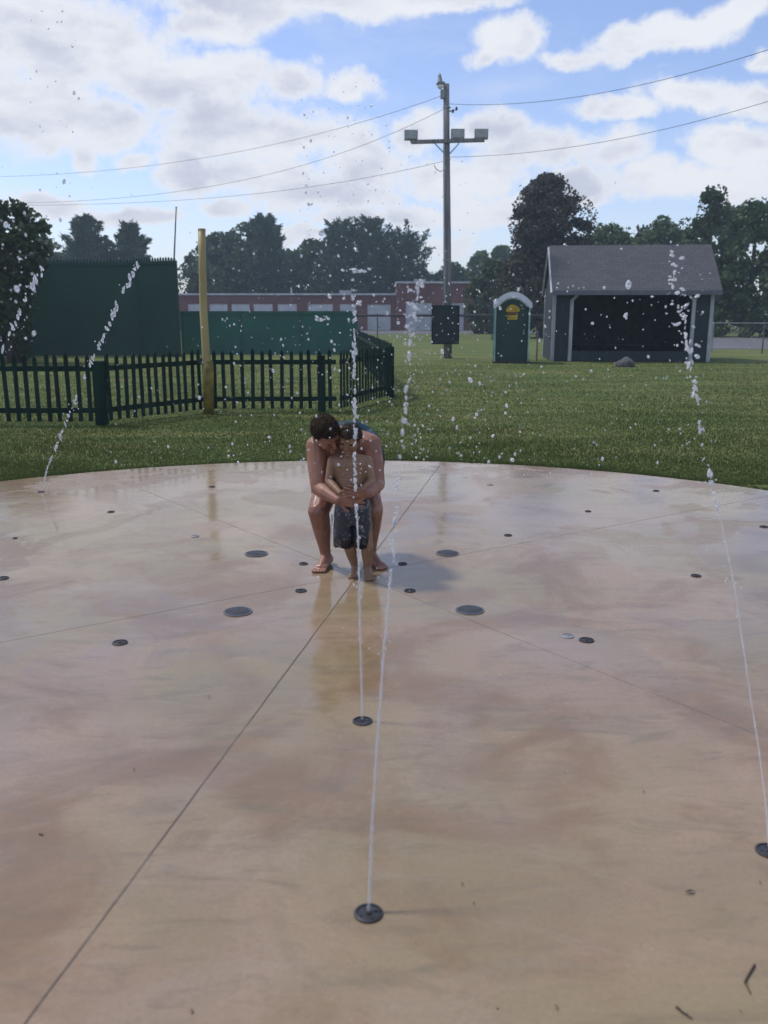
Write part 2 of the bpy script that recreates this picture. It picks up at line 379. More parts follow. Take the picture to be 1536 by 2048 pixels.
# ------------------------------------------------------------------ debris
def twig(pix, r, label, z=.004):
    pts = [G(*p)+Vector((0, 0, z)) for p in pix]; o = pts[0].copy(); m = MB()
    fine = []
    for a, b in zip(pts, pts[1:]):
        for k in range(4): fine.append(a.lerp(b, k/4)-o+Vector((random.uniform(-1, 1), random.uniform(-1, 1), 0))*r*.6)
    fine.append(pts[-1]-o)
    m.tube(fine, [r*(1.2-.7*i/len(fine)) for i in range(len(fine))], 6)
    m.tube([fine[len(fine)//2], fine[len(fine)//2]+Vector((.008, -.006, .003))], [r*.7, r*.3], 5)
    ob = m.build('twig', MAT['twig'], None, True); ob.location = o; tag(ob, label, 'twig')
twig([(1510, 1932), (1489, 1966), (1501, 1990)], .0022, 'bent brown twig lying on the wet concrete at lower right')
twig([(1352, 2016), (1368, 2030), (1384, 2040)], .0022, 'short dark twig at the bottom right corner of the pad')
def leafbit(p, L, W, label, rz):
    m = MB(); N = 9; top = []; bot = []
    for k in range(N+1):
        t = k/N; w = W*math.sin(math.pi*t)**.8*(1+random.uniform(-.2, .2)); z = .003+.004*math.sin(3*t+rz)
        top.append((L*(t-.5), w/2, z)); bot.append((L*(t-.5), -w/2, z+.0015))
    V = [m.bm.verts.new(q) for q in top]; U = [m.bm.verts.new(q) for q in bot]; V2 = [m.bm.verts.new((q[0], q[1], q[2]+.001)) for q in top]; U2 = [m.bm.verts.new((q[0], q[1], q[2]+.001)) for q in bot]
    for k in range(N):
        m.bm.faces.new((V[k], V[k+1], U[k+1], U[k])); m.bm.faces.new((V2[k], U2[k], U2[k+1], V2[k+1])); m.bm.faces.new((V[k], V2[k], V2[k+1], V[k+1])); m.bm.faces.new((U[k], U[k+1], U2[k+1], U2[k]))
    ob = m.build('leaf_scrap', MAT['dryleaf']); ob.location = G(*p); ob.rotation_euler = (0, 0, rz); tag(ob, label, 'leaf scrap', 'bits of leaf and bark littering the concrete')
leafbit((1380, 1786), .030, .009, 'curled dry leaf scrap on the right half, level with the nearest nozzle', .15)
for i, (p, s, lb) in enumerate([((417, 1395), .012, 'dark leaf crumb between the left drain and the long diagonal joint'), ((268, 1540), .007, 'tiny dark crumb left of the long diagonal joint'),
        ((1287, 1585), .008, 'tiny dark crumb on the empty right half of the pad'), ((924, 1770), .008, 'small crumb right of the nearest nozzle, the upper of two'), ((947, 1808), .007, 'small crumb right of the nearest nozzle, the lower of two'),
        ((1112, 2016), .011, 'leaf crumb near the bottom edge, right of centre'), ((1130, 1547), .005, 'faintest crumb on the right half, far from the others'), ((1520, 1767), .008, 'crumb just below the nozzle cut by the right edge'),
        ((383, 2024), .012, 'brown scrap near the bottom edge, left of centre'), ((82, 1670), .018, 'thin scrap at the left edge of the pad, near the scuffed patch'), ((995, 2018), .006, 'speck of bark on the bottom edge, left of a larger crumb'),
        ((832, 1890), .005, 'faint speck below and right of the nearest nozzle'), ((1480, 2025), .006, 'speck near the bottom right twig'), ((640, 1660), .004, 'faint speck between the diagonal joint and the near jet')]):
    leafbit(p, s, s*.5, lb, random.random()*3)

# ------------------------------------------------------------------ picket fence
def pick_pts(a, b, step=.15):
    d = (b-a); n_ = max(1, int(d.length/step)); return [a+d*(i/n_) for i in range(n_)], d.normalized()
FP = [G(-330, 850), G(205, 849), G(412, 823), G(680, 821), G(781, 794)]
FP[3] = Vector((FP[3].x, FP[2].y+.05, 0))
FP.append(Vector(((712-768)/F*36*1.0, 34.5, 0)))
fence = empty('picket_fence', FP[1], 0, 'low dark green picket fence zigzagging across the lawn on the left', 'fence')
O = FP[1]
for si in range(len(FP)-1):
    a, b = FP[si], FP[si+1]; pts, d = pick_pts(a, b); ang = math.atan2(d.y, d.x); rot = Matrix.Rotation(ang, 3, 'Z')
    nrm = Vector((-d.y, d.x, 0)); m = MB()
    for p in pts[(0 if si == 3 else 1):]:
        h = 1.03+random.uniform(-.022, .018); w = .030; th = .010; j = random.uniform(-.008, .008)
        q = p-O-nrm*.028; sk = random.uniform(-.022, .022)
        loc = [(-w, .05), (w, .05), (w, h-.05), (0, h), (-w, h-.05)]
        A = [m.bm.verts.new(q+d*(x+j+sk*z)+Vector((0, 0, z))-nrm*th) for x, z in loc]; B = [m.bm.verts.new(q+d*(x+j+sk*z)+Vector((0, 0, z))+nrm*th) for x, z in loc]
        m.bm.faces.new(A); m.bm.faces.new(B[::-1])
        for k in range(5): m.bm.faces.new((A[k], B[k], B[(k+1) % 5], A[(k+1) % 5]))
    m.build('picket_panel', MAT['fence'], fence)
    for z in (.21, .82):
        m = MB(); c = (a+b)/2-O; m.box(c+Vector((0, 0, z)), ((b-a).length-.10, .034, .075), rot); m.build('rail', MAT['fence'], fence)
def fpost(p, w, h):
    m = MB(); m.box(Vector((p.x-O.x, p.y-O.y, h/2)), (w, w, h), bev=.006); m.build('post', MAT['fence'], fence)
fpost(FP[0], .14, .95); fpost(FP[1], .155, .93); fpost(FP[3]-Vector((.30, 0, 0)), .13, .93); fpost(FP[4], .14, .98); fpost(FP[2]+Vector((.02, .12, 0)), .12, .95); fpost(FP[5], .12, .95); fpost(G(-60, 850), .13, .93)
# yellow foul pole
yb = G(416, 826); t = empty('foul_pole', yb, 0, 'tall yellow foul pole at the corner of the picket fence', 'pole')
def rel(p, o): return p-o
pp = [P(416, 800, yb.y), P(413, 725, yb.y), P(407, 620, yb.y), P(405, 540, yb.y), P(403.5, 459, yb.y)]
m = MB(); m.tube([rel(p, yb) for p in pp], [.068, .066, .062, .060, .059], 20); m.build('pole_tube', MAT['yellow'], t, True)
m = MB(); m.tube([Vector((.01, 0, -.02)), rel(P(418, 740, yb.y), yb), rel(P(417, 722, yb.y), yb)], [.088, .078, .070], 20); m.build('sleeve', MAT['yellow_old'], t, True)
m = MB(); m.cyl(rel(P(403.5, 459, yb.y), yb)-Vector((0, 0, .02)), rel(P(403.5, 459, yb.y), yb)+Vector((0, 0, .012)), .063, .060, 20); m.build('cap', MAT['yellow'], t)
m = MB(); m.box(rel(P(401, 722, yb.y), yb)+Vector((0, -.02, 0)), (.06, .06, .10), bev=.01); m.build('clamp', MAT['cable'], t)
# ------------------------------------------------------------------ tall dark green wall
WY = 34.0
def board_wall(name, a, b, h, mat, label, teeth=0.0, cat='wall', thick=.06, posts=0, ledge=False):
    d = b-a; L = d.length; t = empty(name, a, math.atan2(d.y, d.x), label, cat)
    m = MB(); m.box((L/2, 0, h/2), (L, thick, h)); m.build('board_panel', mat, t)
    if teeth:
        m = MB(); s = .125; k = 0.0
        while k < L-s*.5:
            hh = teeth*random.uniform(.85, 1.1)
            m.prism([(k+.012, h-.02), (k+s*.80, h-.02), (k+s*.80, h+hh*.55), (k+s*.45, h+hh), (k+.012, h+hh*.55)], -.012, .012); k += s
        m.build('pointed_edge', mat, t)
    m = MB(); m.box((L/2, -.055, h-.06), (L, .05, .10)); m.build('top_rail', mat, t)
    if posts:
        for k in range(posts):
            m = MB(); m.box((L*(k+.5)/posts, .10, h/2), (.12, .12, h)); m.build('post', mat, t)
    return t
pa, pb, pc = P(-25, 700, WY+.5), P(283, 700, WY+.8), P(362, 700, WY)
topz = P(300, 521, WY).z
for q in (pa, pb, pc): q.z = 0
board_wall('board_wall', pa, pb, topz-.04, MAT['tallwall'], 'tall dark green board wall with pointed tops, left part below the two pines', .13, posts=3)
board_wall('board_wall', pb+Vector((-.02, -.03, 0)), pc, topz, MAT['tallwall'], 'short right-hand end of the tall dark green wall, beside the thin mast', .14, posts=1)
qa, qb = P(364, 700, 36), P(716, 700, 36); qa.z = qb.z = 0
lz = P(500, 622, 36).z
board_wall('windscreen_fence', qa, qb, lz, MAT['lowwall'], 'lower plain green outfield fence between the tall wall and the lawn', 0, 'fence', .04, posts=5)
mb = P(354, 712, 38); mb.z = 0
t = empty('thin_mast', mb, 0, 'thin black mast rising behind the end of the tall green wall', 'mast')
m = MB(); mt_ = P(352.5, 415, 38)-mb; m.tube([(0, 0, 0), (0, 0, mt_.z*.5), (mt_.x, 0, mt_.z)], [.045, .04, .022], 8); m.build('shaft', MAT['cable'], t)
m = MB(); m.sph(mt_, .04, 1); m.build('tip', MAT['cable'], t)
# ------------------------------------------------------------------ wire fence behind
def wire_fence(pts, h, label, step=3.0, mesh=True, col='steel', rail=.04):
    t = empty('wire_fence', pts[0], 0, label, 'fence'); o = pts[0]
    for a, b in zip(pts, pts[1:]):
        m = MB(); m.cyl(a-o+Vector((0, 0, h)), b-o+Vector((0, 0, h)), rail, n=8); m.build('rail', MAT[col], t)
        d = b-a; n_ = max(1, int(d.length/step))
        for k in range(n_+1):
            q = a-o+d*(k/n_); m = MB(); m.cyl(q, q+Vector((0, 0, h-rail)), .032, n=8); m.cyl(q+Vector((0, 0, h-rail)), q+Vector((0, 0, h+rail+.03)), .05, .02, n=8); m.build('post', MAT[col], t)
        if mesh:
            m = MB(); L = d.length; dd = d.normalized(); k = 0.0; s = .22
            while k < L:
                e = min(k+h, L); m.cyl(a-o+dd*k, a-o+dd*e+Vector((0, 0, (e-k))), .004, n=3); m.cyl(a-o+dd*e, a-o+dd*k+Vector((0, 0, (e-k))), .004, n=3); k += s
            m.build('wire_mesh', MAT[col], t)
    return t
f1, f2 = P(640, 640, 56), P(1100, 640, 56); f1.z = f2.z = 0
wire_fence([f1, f2], P(850, 631, 56).z, 'dark railed wire fence crossing behind the utility pole and in front of the brick building', 3.0, rail=.075, col='cable')
f1, f2, f3 = P(1428, 640, 38), P(1530, 640, 37), P(1700, 640, 37); f1.z = f2.z = f3.z = 0
wire_fence([f1, f2, f3], P(1480, 646, 38).z, 'grey wire fence right of the shed, in front of the road', 1.3, col='metal_grey', rail=.018)
# ------------------------------------------------------------------ utility pole
ub = G(896, 716); UY = ub.y
def U(px, py, dy=0.0): return P(px, py, UY+dy)-ub
up = empty('utility_pole', ub, 0, 'tall weathered wooden utility pole with crossarm and floodlights', 'pole')
m = MB(); m.tube([(0, 0, -.1), U(894.5, 500), U(893, 300), U(892.5, 168)], [.155, .140, .120, .105], 18); m.build('pole_shaft', MAT['pole_wood'], up, True)
m = MB(); a, b = U(822, 286), U(968, 282); m.box((a+b)/2+Vector((0, -.17, 0)), ((b-a).length, .10, .13), Matrix.Rotation(-math.atan2((b-a).z, (b-a).x), 3, 'Y'), .01); m.build('crossarm', MAT['pole_wood'], up)
for s, (x0, x1) in ((-1, (869, 889)), (1, (917, 899))):
    m = MB(); m.cyl(U(x0, 289)+Vector((0, -.20, 0)), U(x1, 309)+Vector((0, -.15, 0)), .02, n=6); m.build('brace', MAT['metal_grey'], up)
def flood(px, py):
    c = U(px, py)+Vector((0, -.17, 0)); m = MB()
    m.prism([(c.x-.235, c.z-.15), (c.x+.235, c.z-.15), (c.x+.235, c.z+.17), (c.x-.235, c.z+.17)], c.y-.02, c.y+.20)
    h = m.build('floodlight', MAT['metal_grey'], up)
    m = MB(); m.box(c+Vector((0, -.035, .01)), (.42, .02, .26)); m.build('lens', MAT['lamp_glass'], h)
    m = MB(); m.box(c+Vector((0, .09, -.19)), (.05, .05, .09)); m.build('bracket', MAT['metal_grey'], h)
for p in ((822, 272), (915, 270), (962, 270)): flood(*p)
# lamp at the top
c = U(880, 172)+Vector((0, -.15, 0))
m = MB(); m.tube([U(892, 176)+Vector((0, -.05, 0)), U(887, 165)+Vector((0, -.10, 0)), c+Vector((0, 0, .06))], .03, 8); m.build('lamp_arm', MAT['metal_grey'], up)
m = MB(); m.tube([c+Vector((-.03, 0, .38)), c+Vector((-.03, 0, .30)), c+Vector((-.01, 0, .12)), c+Vector((0, 0, .02))], [.02, .06, .085, .15], 14); m.build('lamp_head', MAT['metal_grey'], up, True)
m = MB(); m.sph(c+Vector((0, 0, -.04)), (.11, .11, .10)); m.build('lamp_globe', M('lamp_globe', (.75, .76, .78), (.7, .7, .72), 3, .3), up, True)
m = MB(); m.box(U(885, 190)+Vector((0, -.10, 0)), (.16, .14, .30), bev=.02); m.build('ballast_box', MAT['metal_grey'], up)
for px, py in ((906, 222), (913, 217)):
    m = MB(); q = U(px, py); m.cyl(q-Vector((0, 0, .06)), q+Vector((0, 0, .02)), .03, .045, 8); m.cyl(q+Vector((0, 0, .02)), q+Vector((0, 0, .06)), .03, .02, 8); m.tube([U(896, 222), q-Vector((0, 0, .04))], .012, 6); m.build('insulator', MAT['cable'], up)
m = MB(); m.tube([U(868, 330), U(872, 338), U(880, 343), U(888, 340), U(889, 330)], .012, 6); m.build('cable_loop', MAT['cable'], up)
m = MB(); m.tube([U(889, 245)+Vector((0, -.12, 0)), U(888.5, 420)+Vector((0, -.14, 0)), U(890, 600)+Vector((0, -.16, 0))], .018, 6); m.build('conduit', MAT['metal_grey'], up)
for py in (215, 318, 520, 605):
    q = U(893.5, py); m = MB(); m.cyl(q-Vector((0, 0, .02)), q+Vector((0, 0, .02)), .150 if py > 400 else .135, n=16); m.build('band', MAT['metal_grey'], up)
# board on the pole
b0, b1 = P(863, 688, UY-.25), P(919, 611, UY-.25)
t = empty('notice_board', ((b0.x+b1.x)/2, UY-.25, b0.z), 0, 'dark green board fixed on the front of the utility pole near the ground', 'board')
w, h = b1.x-b0.x, b1.z-b0.z
m = MB(); m.box((0, 0, h/2), (w-.06, .05, h-.06)); m.build('panel', MAT['board'], t)
m = MB()
for sx_ in (-1, 1): m.box((sx_*(w/2-.02), -.01, h/2), (.05, .085, h))
for z in (.02, h-.02): m.box((0, -.01, z), (w-.095, .083, .05))
m.build('frame', MAT['fence'], t)
for z in (.35, h-.3):
    m = MB(); m.box((0, .10, z), (.30, .13, .06)); m.build('mounting_bracket', MAT['metal_grey'], t)
# power wires : each hangs between the pole and far poles outside the view
def wire(pts, label, r=.0075):
    m = MB(); m.tube([p-pts[0] for p in pts], r, 5); o = m.build('power_line', MAT['cable']); o.location = pts[0]; tag(o, label, 'cable', 'overhead cables on the utility pole')
def wpath(pix, Ya, Yb, n_=24):
    xs = [p[0] for p in pix]; out = []
    for k in range(n_+1):
        x = xs[0]+(xs[-1]-xs[0])*k/n_; y = np.interp(x, xs, [p[1] for p in pix]) if xs[0] < xs[-1] else np.interp(-x, [-q for q in xs], [p[1] for p in pix])
        co_ = np.polyfit(xs, [p[1] for p in pix], min(3, len(pix)-1)); y = np.polyval(co_, x)
        out.append(P(x, y, Ya+(Yb-Ya)*k/n_))
    return out
wire(wpath([(-220, 352), (0, 352), (200, 343), (470, 305), (700, 250), (889, 190)], UY+22, UY), 'topmost cable running left from the utility pole')
wire(wpath([(-220, 406), (40, 405), (330, 388), (550, 345), (780, 268), (889, 218)], UY+25, UY), 'middle cable running left from the utility pole')
wire(wpath([(-220, 408), (40, 410), (250, 407), (450, 393), (660, 368), (889, 322)], UY+28, UY), 'lowest cable running left from the utility pole')
wire(wpath([(897, 208), (1000, 208), (1100, 202), (1300, 165), (1536, 100), (1700, 45)], UY, UY-14), 'upper cable running right from the utility pole')
wire(wpath([(897, 314), (1000, 310), (1100, 300), (1300, 265), (1536, 203), (1700, 150)], UY, UY-12), 'lower cable running right from the utility pole')
# ------------------------------------------------------------------ portable toilet
pb_ = G(1022, 726); PY = pb_.y; hz = P(1022, 585, PY).z; wd_ = (1056-988)/F*PY
t = empty('portable_toilet', pb_, R(-7), 'dark green portable toilet with pale arched roof rim and yellow emblem', 'portable toilet')
w2 = wd_/2; zs = hz-.36
m = MB(); m.box((0, .6, zs/2+.04), (2*w2-.04, 1.14, zs-.08)); m.build('cabin', MAT['potty'], t)
def arch(x, z0, rise, w): return z0+rise*(1-(x/w)**2)
m = MB(); xs = np.linspace(-w2-.03, w2+.03, 17)
m.prism([(x, arch(x, zs-.02, .36, w2+.03)) for x in xs]+[(w2+.03, zs-.10), (-w2-.03, zs-.10)], -.02, 1.22); m.build('roof_dome', MAT['potty_roof'], t)
m = MB(); out = [(x, arch(x, zs+.02, .36, w2+.06)) for x in np.linspace(-w2-.06, w2+.06, 21)]; inn = [(x, arch(x, zs-.10, .30, w2-.02)) for x in np.linspace(w2-.02, -w2+.02, 21)]
m.bm.free(); m.bm = bmesh.new()
ou = [(x, arch(x, zs+.02, .36, w2+.06)) for x in np.linspace(-w2-.06, w2+.06, 21)]; ii = [(x, arch(x, zs-.12, .32, w2-.03)) for x in np.linspace(-w2+.03, w2-.03, 21)]
ou = [(-w2-.06, zs-.14)]+ou+[(w2+.06, zs-.14)]; ii = [(-w2+.03, zs-.14)]+ii+[(w2-.03, zs-.14)]
for y0, y1 in ((-.09, -.025),):
    for k in range(len(ou)-1):
        a, b, c_, d_ = ou[k], ou[k+1], ii[k+1], ii[k]
        m.quad((a[0], y0, a[1]), (b[0], y0, b[1]), (c_[0], y0, c_[1]), (d_[0], y0, d_[1])); m.quad((a[0], y0, a[1]), (a[0], y1, a[1]), (b[0], y1, b[1]), (b[0], y0, b[1])); m.quad((d_[0], y0, d_[1]), (c_[0], y0, c_[1]), (c_[0], y1, c_[1]), (d_[0], y1, d_[1]))
m.build('roof_rim', MAT['potty_roof'], t)
m = MB(); m.prism([(-w2+.09, .12), (w2-.09, .12), (w2-.09, zs-.16)]+[(x, arch(x, zs-.16, .32, w2-.06)) for x in np.linspace(w2-.09, -w2+.09, 13)]+[(-w2+.09, zs-.16)], -.03, .02)
door = m.build('door', MAT['potty'], t)
m = MB(); m.box((w2-.19, -.045, 1.05), (.05, .03, .12), bev=.008); m.build('latch', MAT['steel'], door)
for x in (-w2+.02, w2-.02):
    m = MB(); m.box((x, -.035, zs/2), (.045, .05, zs-.1)); m.build('frame_post', MAT['potty_frame'], t)
m = MB(); m.box((-w2-.01, 1.12, zs/2), (.05, .06, zs-.1)); m.build('frame_post', MAT['potty_frame'], t)
m = MB(); m.box((0, .6, .05), (2*w2+.06, 1.2, .10)); m.build('skid_base', MAT['cable'], t)
m = MB()
m.prism([(-.20, 1.78), (-.22, 1.70), (-.15, 1.66), (.17, 1.66), (.24, 1.70), (.22, 1.78), (.14, 1.86), (.03, 1.90), (-.05, 1.90), (-.13, 1.86)], -.038, -.031)
m.prism([(-.16, 1.42), (.16, 1.42), (.17, 1.56), (-.17, 1.56)], -.038, -.031); em = m.build('emblem', MAT['sticker'], door)
m = MB(); m.prism([(-.17, 1.575), (.17, 1.575), (.17, 1.645), (-.17, 1.645)], -.037, -.031); m.prism([(-.11, 1.47), (.11, 1.47), (.11, 1.49), (-.11, 1.49)], -.041, -.0385); m.build('emblem_band', MAT['sticker_brown'], em)
for k in range(3):
    m = MB(); m.box((-w2+.017, .3+.3*k, 1.95), (.02, .16, .10)); m.build('side_vent', MAT['potty_frame'], t)
# ------------------------------------------------------------------ shed
s0 = G(1102, 722); s1 = G(1417, 722); s1.y -= .5; s1 = P(1417, 719, s1.y); s1.z = 0
dirx = (s1-s0); SW = dirx.length; rz = math.atan2(dirx.y, dirx.x)
sh = empty('open_shed', s0, rz, 'grey roofed open-front shed with blue-green siding and pale corner trim', 'shed')
he = P(1102, 572, s0.y).z; SD = 3.2; hr = he+1.35
hr = P(1097, 497, s0.y+SD/2).z
SA, SC = MAT['shed'], MAT['trim']
m = MB(); m.box((.04, SD/2, he/2), (.08, SD-.1, he)); m.prism([(0, 0)]*0 or [(.0, he), (.08, he), (.08, he+.001), (0, he+.001)], 0, .01); m.build('side_wall', SA, sh)
m = MB(); m.box((SW-.04, SD/2, he/2), (.08, SD-.1, he)); m.build('side_wall', SA, sh)
m = MB(); m.box((SW/2, SD-.04, he/2), (SW-.18, .08, he)); m.build('back_wall', MAT['shed_in'], sh)
for x in (.002, SW-.082):                    # gables
    m = MB(); A = [m.bm.verts.new(q) for q in ((x, 0, he), (x, SD, he), (x, SD/2, hr-.10))]; B = [m.bm.verts.new(q) for q in ((x+.08, 0, he), (x+.08, SD, he), (x+.08, SD/2, hr-.10))]
    m.bm.faces.new(A); m.bm.faces.new(B[::-1])
    for k in range(3): m.bm.faces.new((A[k], B[k], B[(k+1) % 3], A[(k+1) % 3]))
    m.build('gable', SA, sh)
fx = lambda px: (px-1102)/(1417-1102)*SW
wl, wr = fx(1139), fx(1380)
m = MB(); m.box(((wl+.09)/2, .045, he/2), (wl-.09, .07, he-.02)); m.build('front_panel', SA, sh)
m = MB(); m.box(((wr+SW-.09)/2, .045, he/2), (SW-wr-.09, .07, he-.02)); m.build('front_panel', SA, sh)
m = MB(); m.box(((wl+wr)/2, .05, he-.11), (wr-wl, .07, .20)); m.build('header', SA, sh)
m = MB(); m.box(((wl+wr)/2, .05, .18), (wr-wl, .06, .34)); m.build('low_front_wall', MAT['shed'], sh)
m = MB(); m.box((SW/2, SD/2, .015), (SW-.2, SD-.2, .03)); m.build('floor', MAT['shed_in'], sh)
for x in (.03, SW-.03):
    m = MB(); m.box((x, -.012, he/2), (.12, .06, he)); m.build('corner_trim', SC, sh)
m = MB(); m.box((-.015, SD-.06, he/2), (.05, .12, he)); m.build('corner_trim', SC, sh)
for x, sg in ((wl, 1), (wr, -1)):
    m = MB(); m.box((x, -.012, (he-.45)/2), (.12, .08, he-.45)); m.build('opening_trim', SC, sh)
    m = MB(); m.box((x+sg*.22, -.005, he-.26), (.09, .06, .62), Matrix.Rotation(sg*R(45), 3, 'Y')); m.build('corner_brace', SC, sh)
ov = .32; ovx = .20; ty = .10
slope = (hr-he)/(SD/2)
for sgn, y_e in ((1, -ov), (-1, SD+ov)):
    m = MB(); ze = he-ov*slope+.10; zr = hr+.10
    x0, x1 = -ovx*.35, SW+ovx
    ym = SD/2
    a = [(x0, y_e, ze), (x1, y_e, ze), (x1, ym, zr), (x0, ym, zr)]
    lo = [(p[0], p[1], p[2]-ty) for p in a]; V = [m.bm.verts.new(p) for p in a]; W = [m.bm.verts.new(p) for p in lo]
    m.bm.faces.new(V); m.bm.faces.new(W[::-1])
    for k in range(4): m.bm.faces.new((V[k], W[k], W[(k+1) % 4], V[(k+1) % 4]))
    uvl = m.bm.loops.layers.uv.new('UVMap')
    for f in m.bm.faces:
        for l in f.loops: l[uvl].uv = (l.vert.co.x, (l.vert.co.y)*1.3)
    m.build('roof_slope', MAT['shingle'], sh)
m = MB(); m.box((SW/2+ovx*.3, -ov-.022, he-ov*slope+.035), (SW+ovx*1.35, .04, .15)); m.build('fascia', M('grey_fascia', (.13, .14, .16), (.10, .11, .13), 3, .6), sh)
m = MB(); q0, q1 = Vector((-ovx*.35-.02, -ov, he-ov*slope+.03)), Vector((-ovx*.35-.02, SD/2, hr+.03)); q2 = Vector((-ovx*.35-.02, SD+ov, he-ov*slope+.03))
for a, b in ((q0, q1), (q1, q2)):
    m.cyl(a, b, .05, n=4)
m.build('rake_board', SC, sh)
# clutter in the shed : bench
m = MB(); m.box((SW*.5, SD-.5, .45), (SW*.6, .35, .05)); 
for x in (.25, .5, .75): m.box((SW*x, SD-.5, .22), (.08, .3, .40))
t = m.build('bench', MAT['shed_in'], None); t.matrix_world = Matrix.Translation(s0) @ Matrix.Rotation(rz, 4, 'Z'); tag(t, 'dark wooden bench in the shade inside the open shed', 'bench')
g = G(1252, 733); m = MB(); bmesh.ops.create_icosphere(m.bm, subdivisions=3, radius=1)
for v_ in m.bm.verts:
    k = 1+.13*math.sin(5*v_.co.x+2*v_.co.z)+.08*math.sin(9*v_.co.y+3); v_.co = Vector((v_.co.x*.30*k, v_.co.y*.24*k, v_.co.z*.20*k+.07))
o = m.build('boulder', MAT['rock'], None, True); o.location = g; tag(o, 'small grey boulder on the grass in front of the shed', 'rock')
# signs of a thin stake between toilet and shed
g = G(1073, 722); m = MB(); m.cyl((0, 0, 0), (0, 0, 1.0), .03, .025, 8); m.sph((0, 0, 1.0), .035, 1); o = m.build('wooden_stake', MAT['pole_wood']); o.location = g; tag(o, 'thin wooden stake between the portable toilet and the shed', 'stake')

# ------------------------------------------------------------------ brick building
BY = 90.0
def bx(px): return (px-768)/ (F*(CP+((1024-640)/F)*SP)) * BY
bl = empty('brick_building', (bx(365), BY, 0), 0, 'long low red brick building with pale garage doors and flat roof', 'building')
X0 = bx(365)
def bz(py): return P(600, py, BY).z
zl, zh = bz(590), bz(567)
xa, xb, xc = bx(365)-X0-1.5, bx(792)-X0, bx(946)-X0
openings = []
for a, b in ((377, 410), (420, 456), (464, 500), (508, 546), (556, 594), (616, 666), (680, 712), (735, 781)): openings.append((bx(a)-X0, bx(b)-X0, 608 if a < 700 else 609))
def wall_with_holes(x0, x1, h, holes, y=0, th=.3):
    m = MB(); xs = x0
    for a, b, z0, z1 in holes:
        m.box(((xs+a)/2, y+th/2, h/2), (a-xs, th, h)); m.box(((a+b)/2, y+th/2, (z1+h)/2), (b-a, th, h-z1))
        if z0 > .05: m.box(((a+b)/2, y+th/2, z0/2), (b-a, th, z0))
        xs = b
    m.box(((xs+x1)/2, y+th/2, h/2), (x1-xs, th, h)); return m
lowh = [(a, b, 0.02, bz(t_)) for a, b, t_ in openings]
w_ = wall_with_holes(xa, xb, zl, lowh).build('wall', MAT['brick'], bl)
def gdoor(a, b, z1, y=.12, wall=w_):
    m = MB(); n_ = 5
    for k in range(n_): m.box(((a+b)/2, y, (k+.5)*z1/n_), (b-a, .05, z1/n_-.03))
    m.box(((a+b)/2, y+.04, z1/2), (b-a, .03, z1)); d = m.build('garage_door', MAT['bwhite'], bl)
    m = MB(); m.box(((a+b)/2, y-.035, z1*.1), (.3, .03, .06)); m.build('handle', MAT['steel'], d)
for a, b, z0, z1 in lowh: gdoor(a, b, z1)
hh_ = [(bx(811)-X0, bx(862)-X0, .02, bz(606)), (bx(884)-X0, bx(926)-X0, .02, bz(606))]
wall_with_holes(xb+.02, xc, zh, hh_, y=-.8).build('wall', MAT['brick'], bl)
for a, b, z0, z1 in hh_: gdoor(a, b, z1, y=-.65)
m = MB(); m.box(((xa+xb)/2, 6.3, zl/2), (xb-xa, 11.9, zl-.1)); m.build('rear_block', MAT['brick'], bl)
m = MB(); m.box(((xb+xc)/2, 6.0, zh/2), (xc-xb-.2, 12.4, zh-.1)); m.build('rear_block', MAT['brick'], bl)
m = MB(); m.box(((xa+xb)/2, 6.1, zl+.07), (xb-xa+.2, 12.8, .16)); m.build('roof_edge', MAT['roofedge'], bl)
m = MB(); m.box(((xb+xc)/2+.1, 5.6, zh+.08), (xc-xb+.3, 13.2, .17)); m.build('roof_edge', MAT['roofedge'], bl)
m = MB(); m.cyl((bx(580)-X0, 2, zl+.1), (bx(580)-X0, 2, zl+.8), .06, n=8); m.build('roof_pipe', MAT['roofedge'], bl)
for px in (688, 842):
    m = MB(); z = zl if px < 790 else zh; m.box((bx(px)-X0, 4, z+.35), (1.2, 1.2, .4)); m.build('roof_vent', MAT['metal_grey'], bl)

